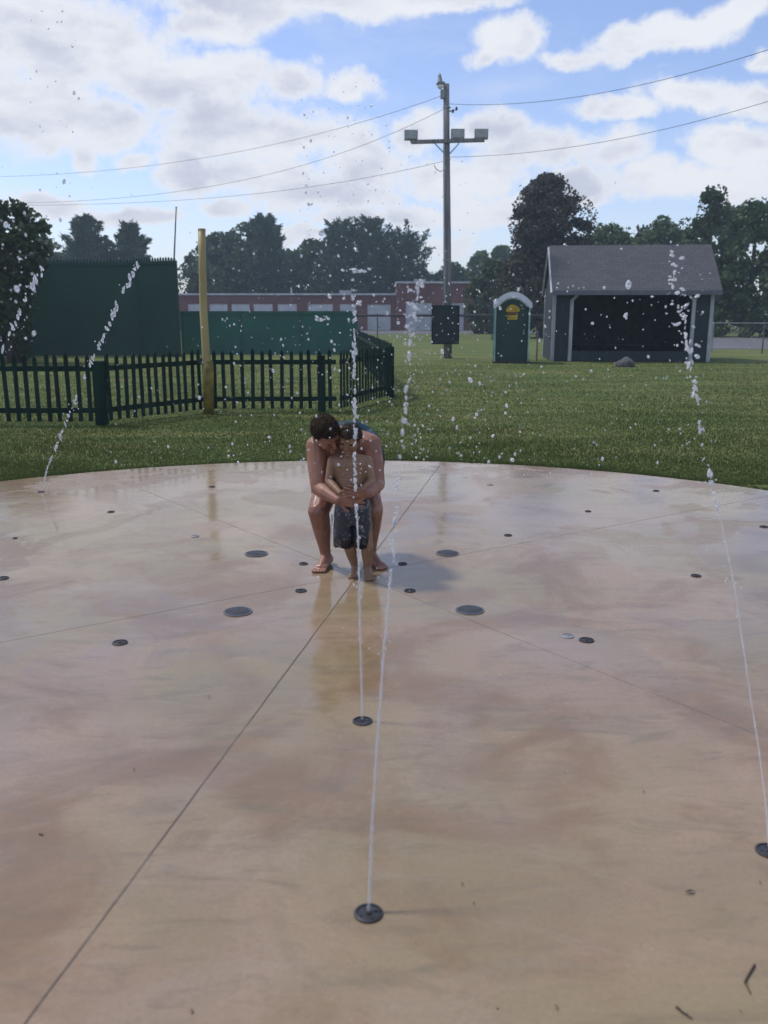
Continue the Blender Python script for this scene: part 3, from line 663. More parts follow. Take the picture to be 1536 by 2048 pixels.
# ------------------------------------------------------------------ trees
def cards(C, S, flat=.0, asp=.62, dirs=None):
    N = len(C); u = rng.normal(size=(N, 3)) if dirs is None else dirs
    u /= np.linalg.norm(u, axis=1)[:, None]; w = rng.normal(size=(N, 3)); w[:, 2] += flat
    v = np.cross(u, w); v /= np.linalg.norm(v, axis=1)[:, None]
    S = S[:, None]; V = np.stack([C-u*S, C-u*S*.1+v*S*asp, C+u*S, C+u*S*.1-v*S*asp], 1)
    return V
def finish_cards(name, V, mat, parent):
    V = V.reshape(-1, 3); me = npmesh(name, V, np.arange(len(V)).reshape(-1, 4)); return link(name, me, mat, parent)
def broad_tree(base, H, prof, leaves, size, mat, label, name='broadleaf_tree', trunk_r=.3, lobes=60, crown_lo=.2, lobe_r=.16, group=None, depth=1.0, gap=.0):
    """prof: list (height fraction, left half width, right half width) in metres"""
    t = empty(name, base, 0, label, 'tree', group)
    hf = np.array([p[0] for p in prof]); wl_ = np.array([p[1] for p in prof]); wr_ = np.array([p[2] for p in prof])
    m = MB(); bend = random.uniform(-.3, .3)
    m.tube([(0, 0, -.1), (bend*.3, 0, H*.2), (bend, .1, H*.5), (bend*.6, 0, H*.85)], [trunk_r*1.25, trunk_r, trunk_r*.6, trunk_r*.15], 10)
    Vs = []; Wm = max(wl_.max(), wr_.max()); per = leaves//lobes
    L = []
    while len(L) < lobes:
        f = random.uniform(crown_lo, .97); a = random.random()*2*math.pi; l = np.interp(f, hf, wl_); r = np.interp(f, hf, wr_)
        rad = math.sqrt(random.uniform(.15, 1)); c_ = math.cos(a); w = (r if c_ > 0 else l); dmean = (l+r)/2*depth
        lr = max(.25, lobe_r*Wm*random.uniform(.6, 1.25)); lr = min(lr, max(.3, w*.8))
        x = c_*rad*max(0, w-lr*.75); y = math.sin(a)*rad*max(0, dmean-lr*.75); L.append((Vector((x, y, f*H-lr*.3)), lr))
    for i, (c, lr) in enumerate(L):
        if i % 2 == 0:
            z0 = max(H*.12, c.z-abs(Vector((c.x, c.y, 0)).length)*.9-.3); k = min(1, z0/H)
            s = Vector((bend*min(1, k*2), 0, z0)); mid = (s+c)/2+Vector((0, 0, .12*(c-s).length)); m.tube([s, mid, c], [trunk_r*.30, trunk_r*.17, .02], 5)
        n_ = int(per*(lr/(lobe_r*Wm))**2)+20
        d = rng.normal(size=(n_, 3)); d /= np.linalg.norm(d, axis=1)[:, None]; d *= (rng.random(n_)**.45)[:, None]*lr*(1+.25*rng.normal(size=n_))[:, None]
        d[:, 2] *= .75; C = np.array(c)+d; Vs.append(cards(C, size*(.6+.8*rng.random(n_)), .4))
    # loose outer twigs
    n_ = leaves//14; f = rng.uniform(crown_lo, 1.0, n_); a = rng.random(n_)*2*math.pi
    w = np.where(np.cos(a) > 0, np.interp(f, hf, wr_), np.interp(f, hf, wl_)); C = np.stack([np.cos(a)*w*rng.uniform(.85, 1.05, n_), np.sin(a)*w*depth*rng.uniform(.85, 1.05, n_), f*H], 1)
    Vs.append(cards(C, size*(.5+.7*rng.random(n_)), .4))
    m.build('trunk', MAT['bark'], t, True); finish_cards('crown', np.concatenate(Vs), mat, t); return t
def pine(base, H, W, label, lo=.15, droop=.25, dens=1.0, group=None, lean=0.0, shape=.8, up=.35):
    t = empty('pine_tree', base, 0, label, 'tree', group); m = MB()
    m.tube([(0, 0, -.1), (lean*.4, 0, H*.5), (lean, 0, H)], [.22, .13, .02], 8)
    Vs = []; z = lo*H
    while z < H*.985:
        f = (z/H-lo)/(1-lo); Lb = W*((1-f)**shape)*(.55+.45*min(1, f*4+.5))+.25; nb = 5
        a0 = random.random()*6
        for k in range(nb):
            a = a0+2*math.pi*k/nb+random.uniform(-.35, .35); L = Lb*random.uniform(.55, 1.3); rise = up*L*(.4+f)
            s = Vector((lean*(z/H), 0, z)); d = Vector((math.cos(a), math.sin(a), 0))
            pts = [s+d*L*q+Vector((0, 0, rise*q**1.6-droop*L*q*(1-q))) for q in (0, .33, .66, 1)]
            m.tube(pts, [.035, .025, .017, .008], 4)
            n_ = int((20+44*L)*dens); q = rng.random(n_)**.65; P0 = np.array([np.interp(q, (0, .33, .66, 1), [p[i] for p in pts]) for i in range(3)]).T
            side = rng.normal(size=(n_, 3))*np.array([1, 1, .55])*(.09+.13*L*(1.05-q))[:, None]; C = P0+side*(1+H/26)
            dr = np.array([d.x, d.y, .55])+rng.normal(size=(n_, 3))*.55
            Vs.append(cards(C, .14+.24*rng.random(n_), 0, .26, dr))
        z += random.uniform(.42, .66)*max(.6, H/11)
    m.build('trunk', MAT['bark'], t, True); finish_cards('crown', np.concatenate(Vs), MAT['needle'], t); return t
def base_at(px, Y):
    p = P(px, 640, Y); p.z = 0; return p
def height_at(py, Y): return P(768, py, Y).z
def sc(Y): return Y/F*1.0
def mw(px, Y): return px*Y/F/ (CP+(384/F)*SP)
def bt(cx, Y, top, prof_px, leaves, size, mat, label, **k):
    if Y > 95: size *= 1.75; leaves = int(leaves*1.3)
    else: leaves = int(leaves*1.35)
    H = height_at(top, Y); prof = [(f, mw(l, Y), mw(r, Y)) for f, l, r in prof_px]
    return broad_tree(base_at(cx, Y), H, prof, leaves, size, MAT[mat], label, **k)
# left oak, nearest
bt(25, 30, 398, [(0, 60, 20), (.15, 80, 30), (.35, 90, 40), (.5, 95, 48), (.62, 92, 72), (.78, 90, 92), (.9, 60, 80), (1, 20, 25)], 15000, .10, 'leaf_dark', 'dark broadleaf tree at the left edge, in front of the tall green wall', lobes=80, crown_lo=.04, lobe_r=.17, trunk_r=.25)
bt(-120, 33, 380, [(0, 60, 60), (.3, 110, 110), (.7, 120, 115), (1, 20, 20)], 7000, .14, 'leaf_dark', 'dark tree mostly cut off by the left edge, beside the nearest oak', lobes=60, crown_lo=.04)
Yp = 98
pine(base_at(184, Yp), height_at(434, Yp), mw(66, Yp), 'left one of the two pines above the tall green wall', dens=1.9, up=.6, shape=.7, droop=.1)
pine(base_at(270, Yp+2), height_at(447, Yp+2), mw(62, Yp), 'right one of the two pines above the tall green wall', dens=1.9, up=.6, shape=.7, droop=.1)
bt(95, 104, 470, [(0, 60, 60), (.5, 80, 70), (.8, 60, 60), (1, 10, 10)], 6000, .2, 'leaf_dark', 'low dark tree between the left oak and the left pine', crown_lo=.1)
# mass behind the yellow pole
bt(440, 108, 466, [(0, 80, 80), (.35, 85, 90), (.6, 78, 90), (.8, 52, 88), (.93, 22, 60), (1, 4, 30)], 14000, .17, 'leaf_dark', 'dense rounded dark tree right behind the yellow foul pole', lobes=90, crown_lo=.1, lobe_r=.15)
bt(505, 112, 445, [(0, 70, 60), (.4, 75, 65), (.7, 70, 55), (.9, 45, 35), (1, 12, 10)], 11000, .17, 'leaf_dark', 'dense dark tree just left of the feathery pine top above the low green fence', lobes=80, crown_lo=.1)
pine(base_at(540, 110), height_at(434, 110), mw(50, 110), 'feathery pine top rising over the dense dark trees at centre left', dens=2.0, up=.8, shape=.5)
bt(628, 114, 478, [(0, 60, 60), (.5, 62, 62), (.8, 45, 50), (1, 12, 15)], 8000, .18, 'leaf_dark', 'rounded dark tree between the feathery pine top and the twin pines', lobes=60, crown_lo=.1)
pine(base_at(683, 110), height_at(443, 110), mw(56, 110), 'pine with thin upright top, left of the central jet top', dens=1.8, up=.8, shape=.55)
pine(base_at(741, 110), height_at(447, 110), mw(56, 110), 'pine with thin upright top, right of the central jet top', dens=1.6, up=.9, shape=.55)
pine(base_at(800, 112), height_at(476, 112), mw(72, 112), 'open branching pine leaning right, next to the utility pole', dens=1.2, up=.8, shape=.4, lean=.6)
bt(700, 122, 505, [(0, 90, 90), (.6, 100, 100), (.85, 80, 80), (1, 20, 20)], 9000, .22, 'leaf_dark', 'dark low tree filling the space behind the twin pines', lobes=60, crown_lo=.05)
bt(590, 124, 500, [(0, 70, 70), (.6, 80, 80), (.85, 60, 60), (1, 20, 20)], 7000, .22, 'leaf_dark', 'dark low tree behind the rounded trees at centre left', lobes=50, crown_lo=.05)
# far low trees around the utility pole
for i, (cx, top, w, mt, lb) in enumerate([(840, 540, 45, 'leaf_mid', 'far low tree just left of the utility pole'), (905, 528, 42, 'leaf_mid', 'far low tree directly behind the utility pole'), (958, 505, 36, 'leaf_light', 'far pale tree right of the utility pole'), (1000, 492, 40, 'leaf_mid', 'far tree above the portable toilet'), (880, 548, 60, 'leaf_light', 'far lowest tree peeping over the raised part of the brick roof')]):
    bt(cx, 112+i*3, top, [(0, w, w), (.5, w*1.1, w*1.1), (.8, w*.8, w*.7), (1, w*.2, w*.2)], 4500, .30, mt, lb, lobes=40, crown_lo=.05)
# big tree
bt(1085, 62, 346, [(0, 60, 60), (.10, 90, 95), (.3, 102, 100), (.42, 90, 92), (.52, 64, 88), (.63, 68, 92), (.72, 72, 98), (.82, 64, 84), (.90, 48, 48), (.96, 26, 26), (1, 8, 8)], 38000, .125, 'leaf_red', 'tallest broadleaf tree, reddish dark crown left of the shed roof', lobes=210, crown_lo=.06, lobe_r=.16, trunk_r=.35)
bt(985, 75, 520, [(0, 50, 50), (.6, 60, 60), (1, 10, 10)], 5000, .22, 'leaf_dark', 'dark shrubby tree behind the portable toilet', crown_lo=.02)
bt(1205, 74, 446, [(0, 80, 70), (.5, 80, 75), (.8, 60, 60), (1, 15, 15)], 11000, .18, 'leaf_mid', 'bushy green tree behind the left half of the shed roof', lobes=70, crown_lo=.04)
bt(1312, 78, 432, [(0, 70, 70), (.5, 75, 75), (.8, 50, 55), (1, 8, 8)], 10000, .18, 'leaf_light', 'paler green tree behind the middle of the shed roof', lobes=70, crown_lo=.04)
bt(1408, 66, 372, [(0, 60, 60), (.5, 62, 60), (.72, 52, 48), (.8, 32, 32), (.9, 26, 28), (1, 14, 20)], 9000, .17, 'leaf_dark', 'narrow spiky-topped tree above the right end of the shed', lobes=60, crown_lo=.04, lobe_r=.2)
bt(1490, 64, 398, [(0, 70, 70), (.4, 75, 85), (.7, 60, 85), (.9, 40, 60), (1, 15, 20)], 12000, .17, 'leaf_mid', 'broad green tree at the right edge behind the road', lobes=80, crown_lo=.03)
bt(1600, 60, 390, [(0, 70, 70), (.4, 80, 80), (.8, 70, 70), (1, 15, 15)], 6000, .2, 'leaf_dark', 'dark tree mostly cut off by the right edge', lobes=50, crown_lo=.03)
bt(1262, 84, 452, [(0, 90, 90), (.6, 100, 100), (1, 30, 30)], 8000, .22, 'leaf_dark', 'dark tree filling the gap behind the shed roof', lobes=60, crown_lo=.02)
bt(1445, 84, 412, [(0, 90, 90), (.6, 100, 100), (1, 30, 30)], 8000, .22, 'leaf_dark', 'dark tree standing behind the spiky one on the right', lobes=60, crown_lo=.02)
bt(1362, 90, 436, [(0, 60, 60), (.6, 65, 65), (.85, 45, 45), (1, 12, 12)], 8000, .2, 'leaf_mid', 'green tree between the pale tree and the spiky-topped tree', lobes=60, crown_lo=.02)
bt(1120, 86, 500, [(0, 90, 90), (.6, 100, 100), (1, 30, 30)], 7000, .22, 'leaf_dark', 'dark tree behind the tallest broadleaf tree', lobes=60, crown_lo=.02)

# ------------------------------------------------------------------ water
n = NT('water'); n.put(n.b.inputs['Base Color'], (.93, .95, 1.0)); n.put(n.b.inputs['Roughness'], .12); n.put(n.b.inputs['IOR'], 1.33)
n.put(n.b.inputs['Transmission Weight'], .60); MAT['water'] = n.m
n = NT('clear_water'); n.put(n.b.inputs['Base Color'], (.9, .93, 1.0)); n.put(n.b.inputs['Roughness'], .05); n.put(n.b.inputs['IOR'], 1.33)
n.put(n.b.inputs['Transmission Weight'], .82); MAT['water_clear'] = n.m
def unit_ico(sub=1):
    b = bmesh.new(); bmesh.ops.create_icosphere(b, subdivisions=sub, radius=1); V = np.array([v.co[:] for v in b.verts]); Fc = np.array([[v.index for v in f.verts] for f in b.faces]); b.free(); return V, Fc
IV, IF = unit_ico(2); IV1, IF1 = unit_ico(1)
def blobs(C, S, rotz=None, fine=True, lump=.15):
    V0, F0 = (IV, IF) if fine else (IV1, IF1)
    C = np.asarray(C); S = np.asarray(S); N = len(C)
    V = V0[None]*(1+lump*rng.normal(size=(N, len(V0), 1))*.5); V = V*S[:, None, :]
    # random tilt
    a = rng.normal(0, .35, N); c, s = np.cos(a), np.sin(a); x = V[:, :, 0]*c[:, None]-V[:, :, 2]*s[:, None]; z = V[:, :, 0]*s[:, None]+V[:, :, 2]*c[:, None]; V = np.stack([x, V[:, :, 1], z], 2)
    V += C[:, None, :]; Fc = F0[None]+(np.arange(N)*len(V0))[:, None, None]
    return V.reshape(-1, 3), Fc.reshape(-1, 3)
def interp_path(pts, t):
    d = np.cumsum([0]+[(b-a).length for a, b in zip(pts, pts[1:])]); d /= d[-1]
    return np.array([np.interp(t, d, [p[i] for p in pts]) for i in range(3)]).T
def jet(pts, label, r0, solid, bead_r, n_beads, spread, spray=60, spray_r=.004, top_splash=None, start=0.0):
    """solid: fraction of the path that is an unbroken stream"""
    o = pts[0].copy(); t = empty('water_jet', o, 0, label, 'water jet', 'jets of water shooting up from the pad')
    if solid > .02:
        q = np.linspace(0, solid, 90); C = interp_path(pts, q)-np.array(o); rad = [r0*(1-.35*i/90)*(1+.28*math.sin(i*.9+random.random())*min(1, i/40)+random.uniform(-.12, .12)) for i in range(90)]
        jit = rng.normal(0, r0*.25, (90, 3))*np.linspace(0, 1, 90)[:, None]
        m = MB(); m.tube([Vector(c) for c in C+jit], rad, 8); m.build('stream', MAT['water_clear'], t, True)
    q = np.sort(rng.uniform(max(start, solid-.03), 1, n_beads)); C = interp_path(pts, q)-np.array(o)
    # physics-like bunching
    ph = np.cumsum(rng.uniform(.2, 1.2, n_beads)); C += rng.normal(0, 1, (n_beads, 3))*(spread*(.25+.75*q))[:, None]*np.array([1, 1, .6])
    s = bead_r*(.55+.75*rng.random(n_beads)); S = np.stack([s*rng.uniform(.5, .95, n_beads), s*rng.uniform(.5, .9, n_beads), s*rng.uniform(.9, 2.4, n_beads)], 1)
    VV, FF = [], []; V, Fc = blobs(C, S, lump=.10); VV.append(V); FF.append(Fc); off = len(V)
    if spray:
        q = rng.uniform(max(start, solid*.6), 1, spray); C = interp_path(pts, q)-np.array(o)+rng.normal(0, 1, (spray, 3))*spread*4.5; s = spray_r*(.4+.8*rng.random(spray)); V, Fc = blobs(C, np.stack([s, s, s*1.5], 1), fine=False, lump=.05)
        VV.append(V); FF.append(Fc+off); off += len(V)
    if top_splash is not None:
        for (c, k, w, r) in top_splash:
            C = np.array(c-o)+rng.normal(0, 1, (k, 3))*np.array(w); s = r*(.5+.9*rng.random(k)); V, Fc = blobs(C, np.stack([s*1.6, s, s*.9], 1), lump=.16); VV.append(V); FF.append(Fc+off); off += len(V)
    me = npmesh('drops', np.concatenate(VV), np.concatenate(FF)); tag(link('broken_drops', me, MAT['water'], t, True), kind='stuff')
    return t
def jp(pix, Y0, Y1): 
    n_ = len(pix); return [P(p[0], p[1], Y0+(Y1-Y0)*(i/(n_-1))**1.0) for i, p in enumerate(pix)]
yA = G(737, 1826).y; yB = G(725, 1442).y; yR = G(1538, 1703).y; yL = G(82, 984).y
jet(jp([(737, 1826), (745, 1640), (757, 1450), (768, 1300), (780, 1170), (788, 1080), (797, 960), (806, 860), (815, 760), (822, 670), (832, 600), (840, 560)], yA, yA+.75),
    'nearest thin jet leaning right, rising from the closest nozzle past the boy', .0046, .50, .0046, 76, .0050, 70, .0022, [(P(828, 620, yA+.6), 12, (.02, .03, .03), .004), (P(840, 530, yA+.7), 8, (.03, .03, .04), .003)])
jet(jp([(725, 1441), (721, 1300), (719, 1200), (716, 1080), (713, 1000), (711, 930), (710, 860), (709, 780), (708, 700), (707, 620), (706, 560)], yB, yB+.45),
    'straight beaded central jet in front of the hugging people', .0048, .46, .0064, 74, .0034, 50, .003, [(P(716, 541, yB+.5), 22, (.028, .02, .005), .0045), (P(648, 636, yB+.5), 8, (.02, .015, .006), .0045), (P(718, 606, yB+.5), 6, (.012, .01, .012), .005)])
jet(jp([(82, 984), (95, 935), (130, 850), (156, 785), (180, 728), (205, 680), (222, 640), (245, 590), (265, 545), (280, 518)], yL, yL-.5),
    'far left jet of white beads slanting up to the right over the picket fence', .008, .16, .0125, 62, .008, 40, .005)
jet([G(-190, 1000)]+jp([(-150, 960), (-80, 840), (-20, 745), (15, 685), (45, 615), (70, 565), (90, 530)], G(-190, 1000).y, G(-190, 1000).y-.6),
    'leftmost slanting jet, entering at the left edge beside the dark tree', .008, .2, .0125, 56, .009, 50, .006)
jet(jp([(1538, 1703), (1533, 1620), (1518, 1500), (1502, 1400), (1486, 1290), (1470, 1180), (1450, 1080), (1425, 975), (1403, 860), (1385, 745), (1375, 680), (1362, 610), (1350, 545)], yR, yR+1.2),
    'right jet leaning left, from the nozzle at the right edge up past the shed', .0024, .56, .0056, 66, .0070, 60, .003, [(P(1365, 635, yR+1.1), 16, (.028, .03, .045), .0052), (P(1348, 540, yR+1.2), 14, (.014, .02, .07), .005), (P(1385, 715, yR+1.0), 8, (.012, .02, .03), .005)])
# splash rising between the adult's leg and the boy's shorts
jet([G(660, 1100)+Vector((.0, 0, 0)), P(663, 1045, G(660, 1100).y), P(665, 1015, G(660, 1100).y)], 'short splash of water beside the adult\'s leg and the boy\'s shorts', .006, .6, .010, 14, .012, 12, .004)
# loose droplets
def scatter(N, box, Yr, rr, dens='u'):
    x = rng.uniform(box[0], box[2], N); y = rng.uniform(box[1], box[3], N); Yd = rng.uniform(*Yr, N)
    C = np.array([P(a, b, c)[:] for a, b, c in zip(x, y, Yd)]); s = rng.lognormal(math.log(rr*.60), .5, N)*(Yd/4); k = C[:, 2] > .03
    return C[k], np.stack([s, s*.9, s*rng.uniform(.8, 1.7, N)], 1)[k]
sets = [((450, 540, 1050, 960), 420, .0040), ((700, 560, 960, 960), 170, .0038), ((950, 560, 1340, 960), 200, .0044), ((1300, 480, 1440, 900), 60, .0045), ((380, 460, 760, 760), 70, .004), ((0, 420, 70, 700), 36, .0065), ((200, 700, 640, 930), 45, .0042),
        ((60, 0, 160, 520), 40, .0045), ((600, 150, 780, 560), 130, .0042), ((780, 300, 960, 560), 50, .003), ((0, 300, 1536, 700), 50, .003), ((0, 950, 1536, 1250), 20, .003), ((820, 560, 870, 960), 70, .0035)]
CC, SS = [], []
for b, N, r in sets:
    c, s = scatter(N, b, (3.0, 5.2) if b[0] else (2.6, 3.4), r); CC.append(c); SS.append(s)
V, Fc = blobs(np.concatenate(CC), np.concatenate(SS), fine=False, lump=.1)
tag(link('spray_droplets', npmesh('spray_droplets', V, Fc), MAT['water'], None, True), 'loose water droplets flying through the air over the pad', 'droplets', kind='stuff')

# ------------------------------------------------------------------ people
def fuse(name, sph_list, voxel, mat, parent=None, smooth=6, extra=None):
    """one continuous surface from overlapping ellipsoids"""
    Vs, Fs, off = [], [], 0
    for c, r, rot in sph_list:
        r = np.array(r if hasattr(r, '__len__') else (r, r, r)); V = IV*r
        if rot is not None: V = V @ np.array(rot).T
        V = V+np.array(c); Vs.append(V); Fs.append(IF+off); off += len(V)
    me = npmesh(name, np.concatenate(Vs), np.concatenate(Fs)); ob = bpy.data.objects.new(name, me); COL.objects.link(ob)
    md = ob.modifiers.new('r', 'REMESH'); md.mode = 'VOXEL'; md.voxel_size = voxel; md.use_smooth_shade = True
    if smooth: s = ob.modifiers.new('s', 'SMOOTH'); s.iterations = smooth; s.factor = .5
    if extra: extra(ob)
    dg = bpy.context.evaluated_depsgraph_get(); dg.update(); m2 = bpy.data.meshes.new_from_object(ob.evaluated_get(dg)); m2.name = name
    bpy.data.objects.remove(ob); bpy.data.meshes.remove(me)
    return link(name, m2, mat, parent, True)
def chain(pts, step=.3):
    """pts: [(Vector, r)], spheres along the chain"""
    out = []
    for (a, ra), (b, rb) in zip(pts, pts[1:]):
        L = (b-a).length; n_ = max(2, int(L/(min(ra, rb)*step))+1)
        for k in range(n_+1):
            t = k/n_; out.append((a.lerp(b, t), ra+(rb-ra)*t, None))
    return out
BY0 = G(722, 1153).y
def Q(px, py, dy=0.0): return P(px, py, BY0+dy)
def hand(wrist, direction, palm_n, L=.17, curl=.5, side=1, r=.008):
    """fingers curling; direction = where fingers point, palm_n = normal out of the palm"""
    d = direction.normalized(); pn = (palm_n-d*palm_n.dot(d)).normalized(); sd = d.cross(pn)*side; out = []
    palmL = L*.48
    for i in range(4):
        off = sd*((i-1.5)*r*2.05); out += chain([(wrist+off*.6, r*1.6), (wrist+d*palmL+off, r*1.25)], .6)
    lens = (.40, .46, .43, .34)
    for i in range(4):
        off = sd*((i-1.5)*r*2.35); p = wrist+d*palmL+off; dd = d.copy(); rr = r
        pts = [(p, rr*1.05)]
        for s in range(3):
            dd = (dd+pn*curl*.75).normalized(); p = p+dd*L*lens[i]*.36; rr *= .93; pts.append((p, rr))
        out += chain(pts, .5)
    p = wrist+d*palmL*.25-sd*r*3.2; dd = (d*.7-sd*.7).normalized(); pts = [(p, r*1.35)]
    for s in range(2): p = p+dd*L*.17; dd = (dd+d*.4+pn*curl*.5).normalized(); pts.append((p, r*(1.1-.12*s)))
    out += chain([(wrist+d*palmL*.1, r*1.6)]+pts, .5); return out
def foot(ankle, dirv, L, r, toes=True):
    d = Vector((dirv[0], dirv[1], 0)).normalized(); s = Vector((-d.y, d.x, 0)); g = Vector((ankle.x, ankle.y, 0)); out = []
    heel = g-d*L*.22+Vector((0, 0, r*1.0)); ball = g+d*L*.52+Vector((0, 0, r*.62))
    out += chain([(ankle, r*1.05), (heel, r*.98)], .5); out += chain([(heel, r*.95), (g+d*L*.15+Vector((0, 0, r*1.15)), r*1.1), (ball, r*.66)], .4)
    for k in (-1, 1): out += chain([(g+d*L*.1+s*k*r*.3+Vector((0, 0, r*.7)), r*.68), (ball+s*k*r*.55, r*.58)], .4)
    out += chain([(ankle, r*1.0), (g+d*L*.2+Vector((0, 0, r*1.5)), r*.85), (ball, r*.7)], .4)
    for k in range(5):
        o = s*((k-2)*r*.48); b = ball+o+d*r*.3; b.z = r*.42; e = b+d*L*(.20-.025*abs(k-1)); e.z = r*.30; out += chain([(b, r*.34), (e, r*(.32 if k in (0,) else .26))], .5)
    return out
def skin(name, a, b):
    n = NT(name); v = n.coord(); c = n.mix(n.ramp(n.noise(v, 7, 4), .35, .65), a, b); c = n.mix(n.ramp(n.noise(v, 60, 3), .5, .8, 0, .25), c, tuple(x*.7 for x in b))
    n.put(n.b.inputs['Base Color'], c); n.put(n.b.inputs['Roughness'], n.ramp(n.noise(v, 16, 3), .4, .6, .30, .60)); n.put(n.b.inputs['Specular IOR Level'], .45); n.put(n.b.inputs['Subsurface Weight'], .12); n.put(n.b.inputs['Subsurface Radius'], (.012, .005, .003)); n.bump(n.noise(v, 90, 3), .15, .002); return n.m
MAT['skin_adult'] = skin('skin_adult', (.30, .145, .098), (.24, .105, .070)); MAT['skin_boy'] = skin('skin_boy', (.27, .16, .095), (.215, .118, .070))
MAT['hair'] = M('dark_brown_hair', (.050, .032, .021), (.018, .012, .008), 60, .85, spec=.12, bump=1, stretch=(1, 1, .2)); MAT['hair_boy'] = M('wet_brown_hair', (.060, .043, .030), (.026, .019, .013), 60, .8, spec=.15, bump=1)
MAT['tank'] = M('teal_tank_top', sr(26, 62, 78), sr(20, 46, 60), 6, .7, bump=.2); MAT['navy'] = M('navy_shorts', (.014, .016, .026), (.010, .011, .018), 8, .7, bump=.3)
n = NT('patterned_swim_trunks'); v = n.coord(); vo = n.new('ShaderNodeTexVoronoi'); n.put(vo.inputs['Vector'], n.vec('ADD', v, n.vec('MULTIPLY', n.noise(v, 12, 3, out=1), (.06, .06, .06)))); vo.inputs['Scale'].default_value = 38
c = n.mix(n.ramp(vo.outputs['Distance'], .25, .42), (.13, .125, .145), (.012, .014, .024)); c = n.mix(n.ramp(n.noise(v, 9, 2), .5, .6), c, (.022, .020, .026)); n.put(n.b.inputs['Base Color'], c); n.put(n.b.inputs['Roughness'], .45)
n.bump(n.noise(n.vec('MULTIPLY', v, (1, 1, .35)), 22, 3), .6, .01); MAT['trunks'] = n.m
MAT['eye'] = M('eye_dark', (.02, .015, .012), (.015, .01, .01), 9, .2)
def head_blobs(c, fwd, upv, s, ears=True):
    """c head centre; s head half height"""
    f = fwd.normalized(); u = (upv-f*upv.dot(f)).normalized(); r = f.cross(u)
    rot = Matrix((r, f, u)).transposed()
    E = lambda x, y, z, a, b, d: (c+r*x*s+f*y*s+u*z*s, (a*s, b*s, d*s), rot)
    B = [E(0, -.08, .22, .70, .86, .76), E(0, .08, -.12, .60, .72, .72), E(0, .34, -.62, .36, .36, .30), E(0, .22, -.5, .50, .46, .34),
         E(0, .82, -.16, .10, .14, .20), E(0, .88, -.26, .13, .13, .09), E(0, .72, -.54, .20, .10, .07), E(0, .70, -.78, .18, .16, .13),
         E(-.28, .62, .13, .22, .14, .07), E(.28, .62, .13, .22, .14, .07), E(-.34, .52, -.25, .22, .20, .20), E(.34, .52, -.25, .22, .20, .20)]
    if ears: B += [E(-.70, -.02, -.08, .07, .15, .23), E(.70, -.02, -.08, .07, .15, .23)]
    return B, E, (r, f, u)
def hair_mesh(c, axes, s, mat, parent, N, L, r0, front=.35, name='hair'):
    """short hair: scalp cap plus many small locks"""
    r, f, u = axes; rot = Matrix((r, f, u)).transposed(); B = []
    for k in range(1100):
        d = Vector(rng.normal(size=3)).normalized()
        # scalp region: not the face
        if d.z < -.35 or (d.y > front and d.z < .35) or (d.y > .0 and d.z < -.12): continue
        p = c+(rot @ Vector((d.x*.70, d.y*.86-.08, d.z*.78+.22)))*s; B.append((p, r0*random.uniform(.8, 1.3), None))
    ob = fuse(name, B, r0*.42, mat, parent, 2)
    Vs = []
    C = []; D = []
    for k in range(N):
        d = Vector(rng.normal(size=3)).normalized()
        if d.z < -.4 or (d.y > front and d.z < .3) or (d.y > 0 and d.z < -.12): continue
        C.append(c+(rot @ Vector((d.x*.74, d.y*.90-.08, d.z*.82+.22)))*s*1.04); t = (rot @ Vector((d.y*.6+rng.normal()*.3, -.5+rng.normal()*.3, -.5*abs(d.z)+rng.normal()*.3))); D.append(t+rot @ d*.5)
    V = cards(np.array([q[:] for q in C]), np.full(len(C), L), 0, .07, np.array([q[:] for q in D])); me = npmesh('locks', V.reshape(-1, 3), np.arange(len(C)*4).reshape(-1, 4))
    l = link('hair_locks', me, mat, ob); return ob
def place(root, objs=None):                # parts are modelled in world space; keep them there under a located Empty
    inv = Matrix.Translation(-root.location)
    def shift(o):
        o.data.transform(inv)
    for o in root.children_recursive: shift(o)
# ---- adult
AF = G(648, 1142)
ad = empty('person', (AF.x+.15, BY0+.22, 0), 0, 'barefoot adult in teal tank top bending over and hugging the boy from behind', 'person')
X = Q
lS, rS = Q(634, 893, .16), Q(741, 889, .18)
lE, rE = Q(637, 976, .06), Q(755, 968, .10)
lW, rW = Q(676, 1001, -.085), Q(736, 987, -.095)
pel = Q(690, 925, .55); lH, rH = Q(666, 940, .50), Q(720, 940, .50)
lK, rK = Q(637, 1022, .16), Q(746, 1020, .18)
yaL = G(650, 1134).y; yaR = G(745, 1130).y
lA, rA = P(652, 1112, yaL+.02), P(742, 1106, yaR+.02)
neck = Q(676, 876, .16); chest = Q(688, 893, .24); belly = Q(690, 905, .42)
head = Q(652, 866, .03)
B = []
B += chain([(pel, .150), (belly, .150), (chest, .150)], .3)
B += chain([(lS, .072), (chest-Vector((.06, 0, 0)), .12), (chest+Vector((.06, 0, 0)), .12), (rS, .072)], .3)
B += chain([(chest, .10), (neck, .062), (head+Vector((.02, .05, .02)), .055)], .3)
B += chain([(lS, .072), (lS.lerp(lE, .45), .066), (lE, .049), (lE.lerp(lW, .35), .050), (lW, .030)], .25)
B += chain([(rS, .072), (rS.lerp(rE, .45), .065), (rE, .049), (rE.lerp(rW, .35), .049), (rW, .030)], .25)
B += chain([(pel, .13), (lH, .105), (lH.lerp(lK, .5), .086), (lK, .070), (lK.lerp(lA, .35)+Vector((0, .02, 0)), .062), (lK.lerp(lA, .75), .041), (lA, .034)], .25)
B += chain([(pel, .13), (rH, .105), (rH.lerp(rK, .5), .086), (rK, .068), (rK.lerp(rA, .35)+Vector((0, .02, 0)), .060), (rK.lerp(rA, .75), .040), (rA, .034)], .25)
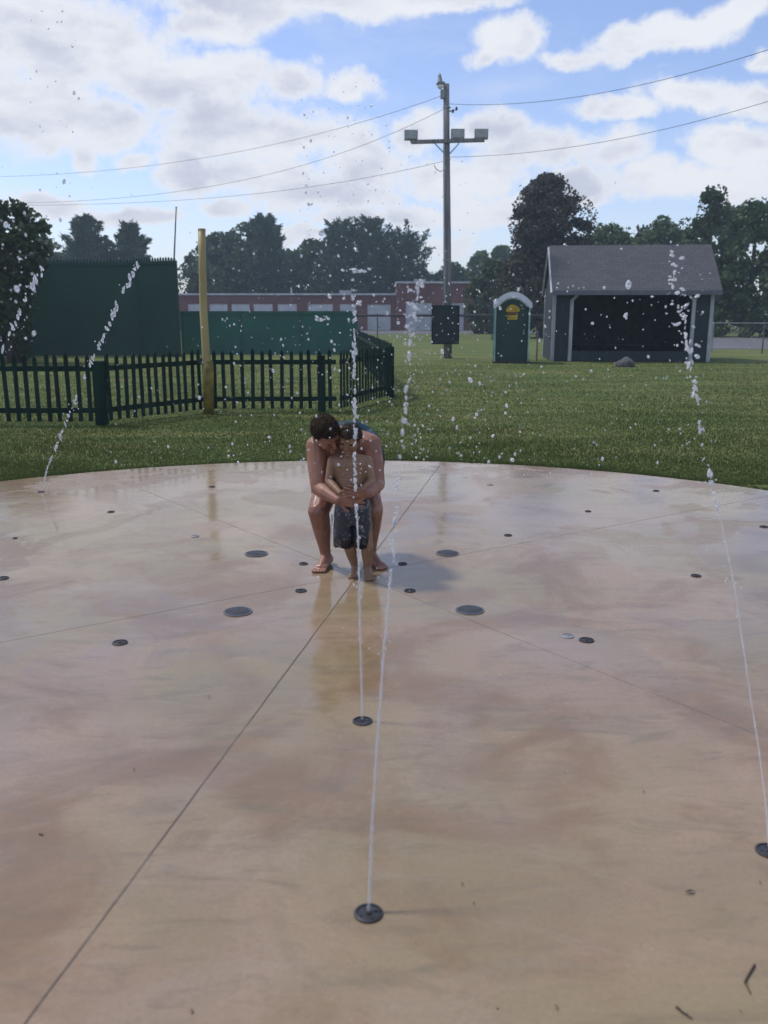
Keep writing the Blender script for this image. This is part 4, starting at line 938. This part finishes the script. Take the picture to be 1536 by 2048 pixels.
B += foot(lA, (-.25, -1), .22, .036); B += foot(rA, (.50, -.8), .21, .034)
B += hand(lW, Q(722, 1004, -.125)-lW, Vector((0, 1, 0)), .17, .30, 1, .0088)
B += hand(rW, Q(702, 984, -.155)-rW, Vector((0, 1, .1)), .17, .30, -1, .0088)
hb, E, ax = head_blobs(head, Vector((.55, -.55, -.62)), Vector((-.10, -.55, .82)), .118)
fuse('body', B+hb, .0042, MAT['skin_adult'], ad, 4)
hair_mesh(head, ax, .1075, MAT['hair'], ad, 5000, .013, .010, front=.5)
for sx_ in (-.27, .27):
    q = E(sx_, .66, .02, 0, 0, 0)[0]; m = MB(); m.sph(q, .011, 2); m.build('eye', MAT['eye'], ad, True)
T = chain([(pel+Vector((0, -.02, .0)), .162), (belly, .163), (chest+Vector((0, .04, 0)), .160)], .3)
T += chain([(chest+Vector((-.07, .06, .0)), .122), (chest+Vector((.08, .06, .0)), .124)], .3)
T += chain([(chest+Vector((.12, .10, .0)), .10), (rS+Vector((.0, .07, .02)), .062), (rS+Vector((.03, .12, -.08)), .062), (Q(752, 925, .30), .060), (Q(750, 960, .32), .05)], .3)
T += chain([(chest+Vector((-.06, .08, .02)), .10), (neck+Vector((.03, .07, .03)), .055)], .3)
T += chain([(Q(688, 866, .26), .055), (Q(706, 862, .30), .075), (Q(728, 868, .30), .060)], .3)
T += chain([(Q(706, 866, .34), .08), (Q(700, 885, .46), .11)], .3)
fuse('tank_top', T, .009, MAT['tank'], ad, 4)
S = chain([(pel+Vector((0, .02, -.01)), .150), (lH, .118), (lH.lerp(lK, .5), .100)], .3)+chain([(pel, .150), (rH, .118), (rH.lerp(rK, .5), .100)], .3)
fuse('shorts', S, .009, MAT['navy'], ad, 3)
place(ad)
# ---- boy
bo = empty('person', (Q(715, 1150).x, BY0, 0), 0, 'small shirtless boy in patterned dark swim trunks, wrapped in the adult\'s arms', 'person')
yl = G(711, 1148).y; yr = G(734, 1153).y
la, ra = P(711, 1136, yl+.01), P(736, 1140, yr+.01)
lk, rk = Q(699, 1092, .02), Q(734, 1092, .0); lh, rh = Q(690, 1020, .04), Q(722, 1020, .04)
bp = Q(706, 1003, .05); bb = Q(702, 968, .05); bc = Q(699, 930, .05); bn = Q(699, 903, .05); bh = Q(700, 879, .015)
ls, rs = Q(666, 922, .05), Q(735, 922, .05)
le, re = Q(657, 962, .02), Q(744, 962, .02); lw, rw = Q(680, 986, -.085), Q(722, 984, -.085)
B = chain([(bp, .080), (bb+Vector((0, -.012, 0)), .083), (bc, .085), (bn, .034), (bh, .04)], .25)
B += chain([(bb+Vector((-.02, -.005, .01)), .074), (bc+Vector((-.03, 0, 0)), .076)], .3)+chain([(bb+Vector((.025, -.005, .01)), .074), (bc+Vector((.035, 0, 0)), .076)], .3)
B += chain([(ls, .034), (bc+Vector((0, 0, .03)), .055), (rs, .034)], .25)
for a, b, c in ((ls, le, lw), (rs, re, rw)): B += chain([(a, .036), (a.lerp(b, .5), .031), (b, .026), (b.lerp(c, .4), .026), (c, .018)], .3)
B += chain([(bp, .075), (lh, .062), (lk, .040), (lk.lerp(la, .4)+Vector((0, .008, 0)), .036), (la, .021)], .25)
B += chain([(bp, .075), (rh, .062), (rk, .042), (rk.lerp(ra, .4)+Vector((0, .008, 0)), .038), (ra, .022)], .25)
B += foot(la, (-.15, -1), .145, .024); B += foot(ra, (.12, -1), .145, .025)
B += hand(lw, Q(697, 993, -.10)-lw, Vector((.1, .9, -.3)), .105, .5, 1, .0062); B += hand(rw, Q(706, 990, -.11)-rw, Vector((-.1, .9, -.3)), .105, .5, -1, .0062)
hb, E, ax = head_blobs(bh, Vector((-.30, -1, -.42)), Vector((0, -.30, 1)), .094)
fuse('body', B+hb, .0036, MAT['skin_boy'], bo, 4)
hair_mesh(bh, ax, .0885, MAT['hair_boy'], bo, 4500, .011, .0085, front=.5)
for sx_ in (-.27, .27):
    q = E(sx_, .66, .02, 0, 0, 0)[0]; m = MB(); m.sph(q, .0085, 2); m.build('eye', MAT['eye'], bo, True)
def trunks():
    m = MB()
    N = 28
    def ring(c, rx, ry, wob=0, ph=0):
        return [m.bm.verts.new(c+Vector((rx*math.cos(2*math.pi*k/N)*(1+wob*math.sin(k*1.3+ph)), ry*math.sin(2*math.pi*k/N)*(1+wob*math.cos(k*1.7+ph)), wob*.08*math.sin(k*.9+ph)))) for k in range(N)]
    def skinr(rs_):
        for a, b in zip(rs_, rs_[1:]):
            for k in range(N): m.bm.faces.new((a[k], a[(k+1) % N], b[(k+1) % N], b[k]))
    wa = Q(706, 1001, .05)
    skinr([ring(wa+Vector((0, 0, .012)), .086, .084), ring(wa, .102, .094, .01), ring(Q(706, 1012, .05), .112, .103, .02, 1), ring(Q(706, 1030, .045), .117, .108, .02, 1), ring(Q(706, 1044, .04), .112, .10, .02, 2)])
    for cx, sx_ in ((687, -1), (724, 1)):
        skinr([ring(Q(cx+sx_*-3, 1018, .045), .058, .09, .02, 3), ring(Q(cx-sx_*1, 1045, .04), .066, .088, .03, sx_), ring(Q(cx-sx_*1, 1068, .03), .066, .082, .05, 2+sx_), ring(Q(cx-sx_*1, 1091, .02), .064, .076, .06, 4+sx_), ring(Q(cx, 1090, .02), .054, .069, .06, 4+sx_), ring(Q(cx, 1066, .03), .054, .072, .03, 4+sx_)])
    return m
trk = trunks().build('swim_trunks', MAT['trunks'], bo, True)
m = MB(); w0 = Q(706, 1001, .05)
m.tube([w0+Vector((.012, -.100, -.002)), w0+Vector((.018, -.108, -.03)), w0+Vector((.014, -.110, -.06))], .0025, 5); m.build('drawstring', M('cord_white', (.6, .6, .6), (.5, .5, .5)), trk)
place(bo)

# ------------------------------------------------------------------ sky and sun
SUN_EL, SUN_AZ = R(57), R(-66)              # azimuth from +Y, negative = left
sd_ = Vector((math.sin(SUN_AZ)*math.cos(SUN_EL), math.cos(SUN_AZ)*math.cos(SUN_EL), math.sin(SUN_EL)))
L = bpy.data.lights.new('sun', 'SUN'); L.energy = 2.45; L.angle = R(6); L.color = (1, .95, .88)
lo_ = bpy.data.objects.new('sun', L); COL.objects.link(lo_); lo_.rotation_euler = sd_.to_track_quat('Z', 'Y').to_euler()
W = bpy.data.worlds.new('World'); scene.world = W; W.use_nodes = True
n = NT.__new__(NT); n.t = W.node_tree; n.n = n.t.nodes; n.l = n.t.links
bg = n.n['Background']; ST = .11; bg.inputs['Strength'].default_value = ST
sky = n.new('ShaderNodeTexSky'); sky.sky_type = 'NISHITA'; sky.sun_disc = False; sky.sun_elevation = SUN_EL; sky.sun_rotation = SUN_AZ; sky.air_density = 1.0; sky.dust_density = .6; sky.ozone_density = 1.6
d = n.coord('Generated'); sx = n.new('ShaderNodeSeparateXYZ'); n.l.new(d, sx.inputs[0])
az = n.math('ARCTAN2', sx.outputs[0], sx.outputs[1]); el = n.math('ARCSINE', sx.outputs[2])
cb = n.new('ShaderNodeCombineXYZ'); n.put(cb.inputs[0], az); n.put(cb.inputs[1], el); ae = cb.outputs[0]
# warp the sky coordinates a little with noise so that cloud edges billow
w1 = n.vec('SUBTRACT', n.noise(d, 7, 5, .55, out=1), (.5, .5, .5)); w2_ = n.vec('SUBTRACT', n.noise(d, 26, 4, .6, out=1), (.5, .5, .5))
aw = n.vec('ADD', ae, n.vec('ADD', n.vec('MULTIPLY', w1, (.11, .05, 0)), n.vec('MULTIPLY', w2_, (.030, .018, 0))))
CL = [(90, 90, 170, 90), (20, 20, 110, 50), (220, 110, 130, 60), (70, 225, 130, 62), (300, 160, 120, 50), (470, 160, 130, 36), (590, 170, 70, 30), (200, 250, 120, 40), (420, 250, 130, 60), (600, 275, 170, 42), (395, 340, 50, 50), (500, 340, 120, 36), (640, 385, 150, 34), (730, 330, 110, 44),
      (460, 25, 170, 34), (400, 60, 90, 26), (680, 5, 180, 26), (900, 8, 120, 16), (1030, 95, 75, 34), (970, 120, 45, 18), (1160, 120, 60, 18), (1290, 90, 90, 20), (1400, 65, 80, 24), (1480, 35, 60, 22), (850, 265, 50, 36), (990, 265, 85, 28), (1070, 300, 110, 36), (910, 350, 110, 40), (1230, 225, 80, 20), (1390, 190, 95, 26), (1510, 190, 60, 30),
      (1480, 290, 80, 36), (1240, 300, 60, 34), (1350, 360, 130, 34), (1150, 385, 90, 30), (1500, 370, 70, 34), (1010, 420, 110, 36), (830, 430, 90, 22), (900, 490, 60, 26), (95, 405, 80, 22), (270, 428, 110, 18), (290, 318, 52, 16), (160, 305, 26, 26), (600, 468, 50, 16), (470, 410, 46, 18), (700, 432, 80, 16), (1530, 125, 26, 14), (700, 185, 50, 24)]
acc = None
for px, py, rx, ry in CL:
    v = ray(px, py).normalized(); a0, e0 = math.atan2(v.x, v.y), math.asin(v.z); rx, ry = rx/F*1.0, ry/F*1.0
    dl = n.vec('LENGTH', n.vec('MULTIPLY_ADD', aw, (1/rx, 1/ry, 0), (-a0/rx, -e0/ry, 0)))
    if acc is None: acc = dl
    else:
        x = n.new('ShaderNodeMath', operation='SMOOTH_MIN'); n.put(x.inputs[0], acc); n.put(x.inputs[1], dl); x.inputs[2].default_value = .12; acc = x.outputs[0]
fb = n.noise(d, 19, 9, .66); dens = n.math('ADD', acc, n.math('MULTIPLY', n.math('SUBTRACT', fb, .5), 2.4))
cm = n.ramp(dens, 1.42, .62)
# thin veil elsewhere, scattered clouds out of the frame
gen = n.ramp(n.noise(n.vec('MULTIPLY', d, (1, 1, 2.2)), 3.2, 6, .6), .47, .60)
outm = n.ramp(n.math('ABSOLUTE', az), .50, .62); outm = n.math('MAXIMUM', outm, n.ramp(el, .44, .54)); cm = n.math('MAXIMUM', cm, n.math('MULTIPLY', gen, outm))
veil = n.ramp(el, .0, .16, .30, .03); veil = n.math('ADD', veil, n.ramp(n.noise(n.vec('MULTIPLY', d, (1, 1, 3)), 5, 5, .6), .50, .8, .0, .35))
cm = n.math('MAXIMUM', cm, n.math('MULTIPLY', veil, .9))
sh_ = n.ramp(n.noise(n.vec('ADD', n.vec('MULTIPLY', d, (1, 1, 2.4)), (3, 1, 4)), 7, 6, .6), .36, .66); core = n.ramp(dens, .95, .25, .05, .85)
shade = n.math('MULTIPLY', sh_, core)
ccol = n.mix(shade, tuple(x/ST for x in (.80, .825, .885)), tuple(x/ST for x in (.50, .54, .67)))
skyc = n.mix(1.0, sky.outputs[0], (1.35, 1.30, 1.50), 'MULTIPLY')
fin = n.mix(cm, skyc, ccol); n.l.new(fin, bg.inputs['Color'])
vs = scene.view_settings; vs.view_transform = 'Standard'; vs.look = 'None'; vs.exposure = 0.10; vs.gamma = 1; vs.use_curve_mapping = False

# ------------------------------------------------------------------ haze volume added to lift the darks like a lens veil
n = NT('veil_haze'); n.n.remove(n.b); pv = n.new('ShaderNodeVolumePrincipled'); pv.inputs['Color'].default_value = (.70, .88, 1, 1); pv.inputs['Density'].default_value = .0011; pv.inputs['Anisotropy'].default_value = .2
n.l.new(pv.outputs[0], n.n['Material Output'].inputs['Volume'])
m = MB(); m.box((0, 160, 8.5), (460, 420, 19)); tag(m.build('haze', n.m), 'faint haze added over the lawn and the trees in place of lens veil', kind='stuff')
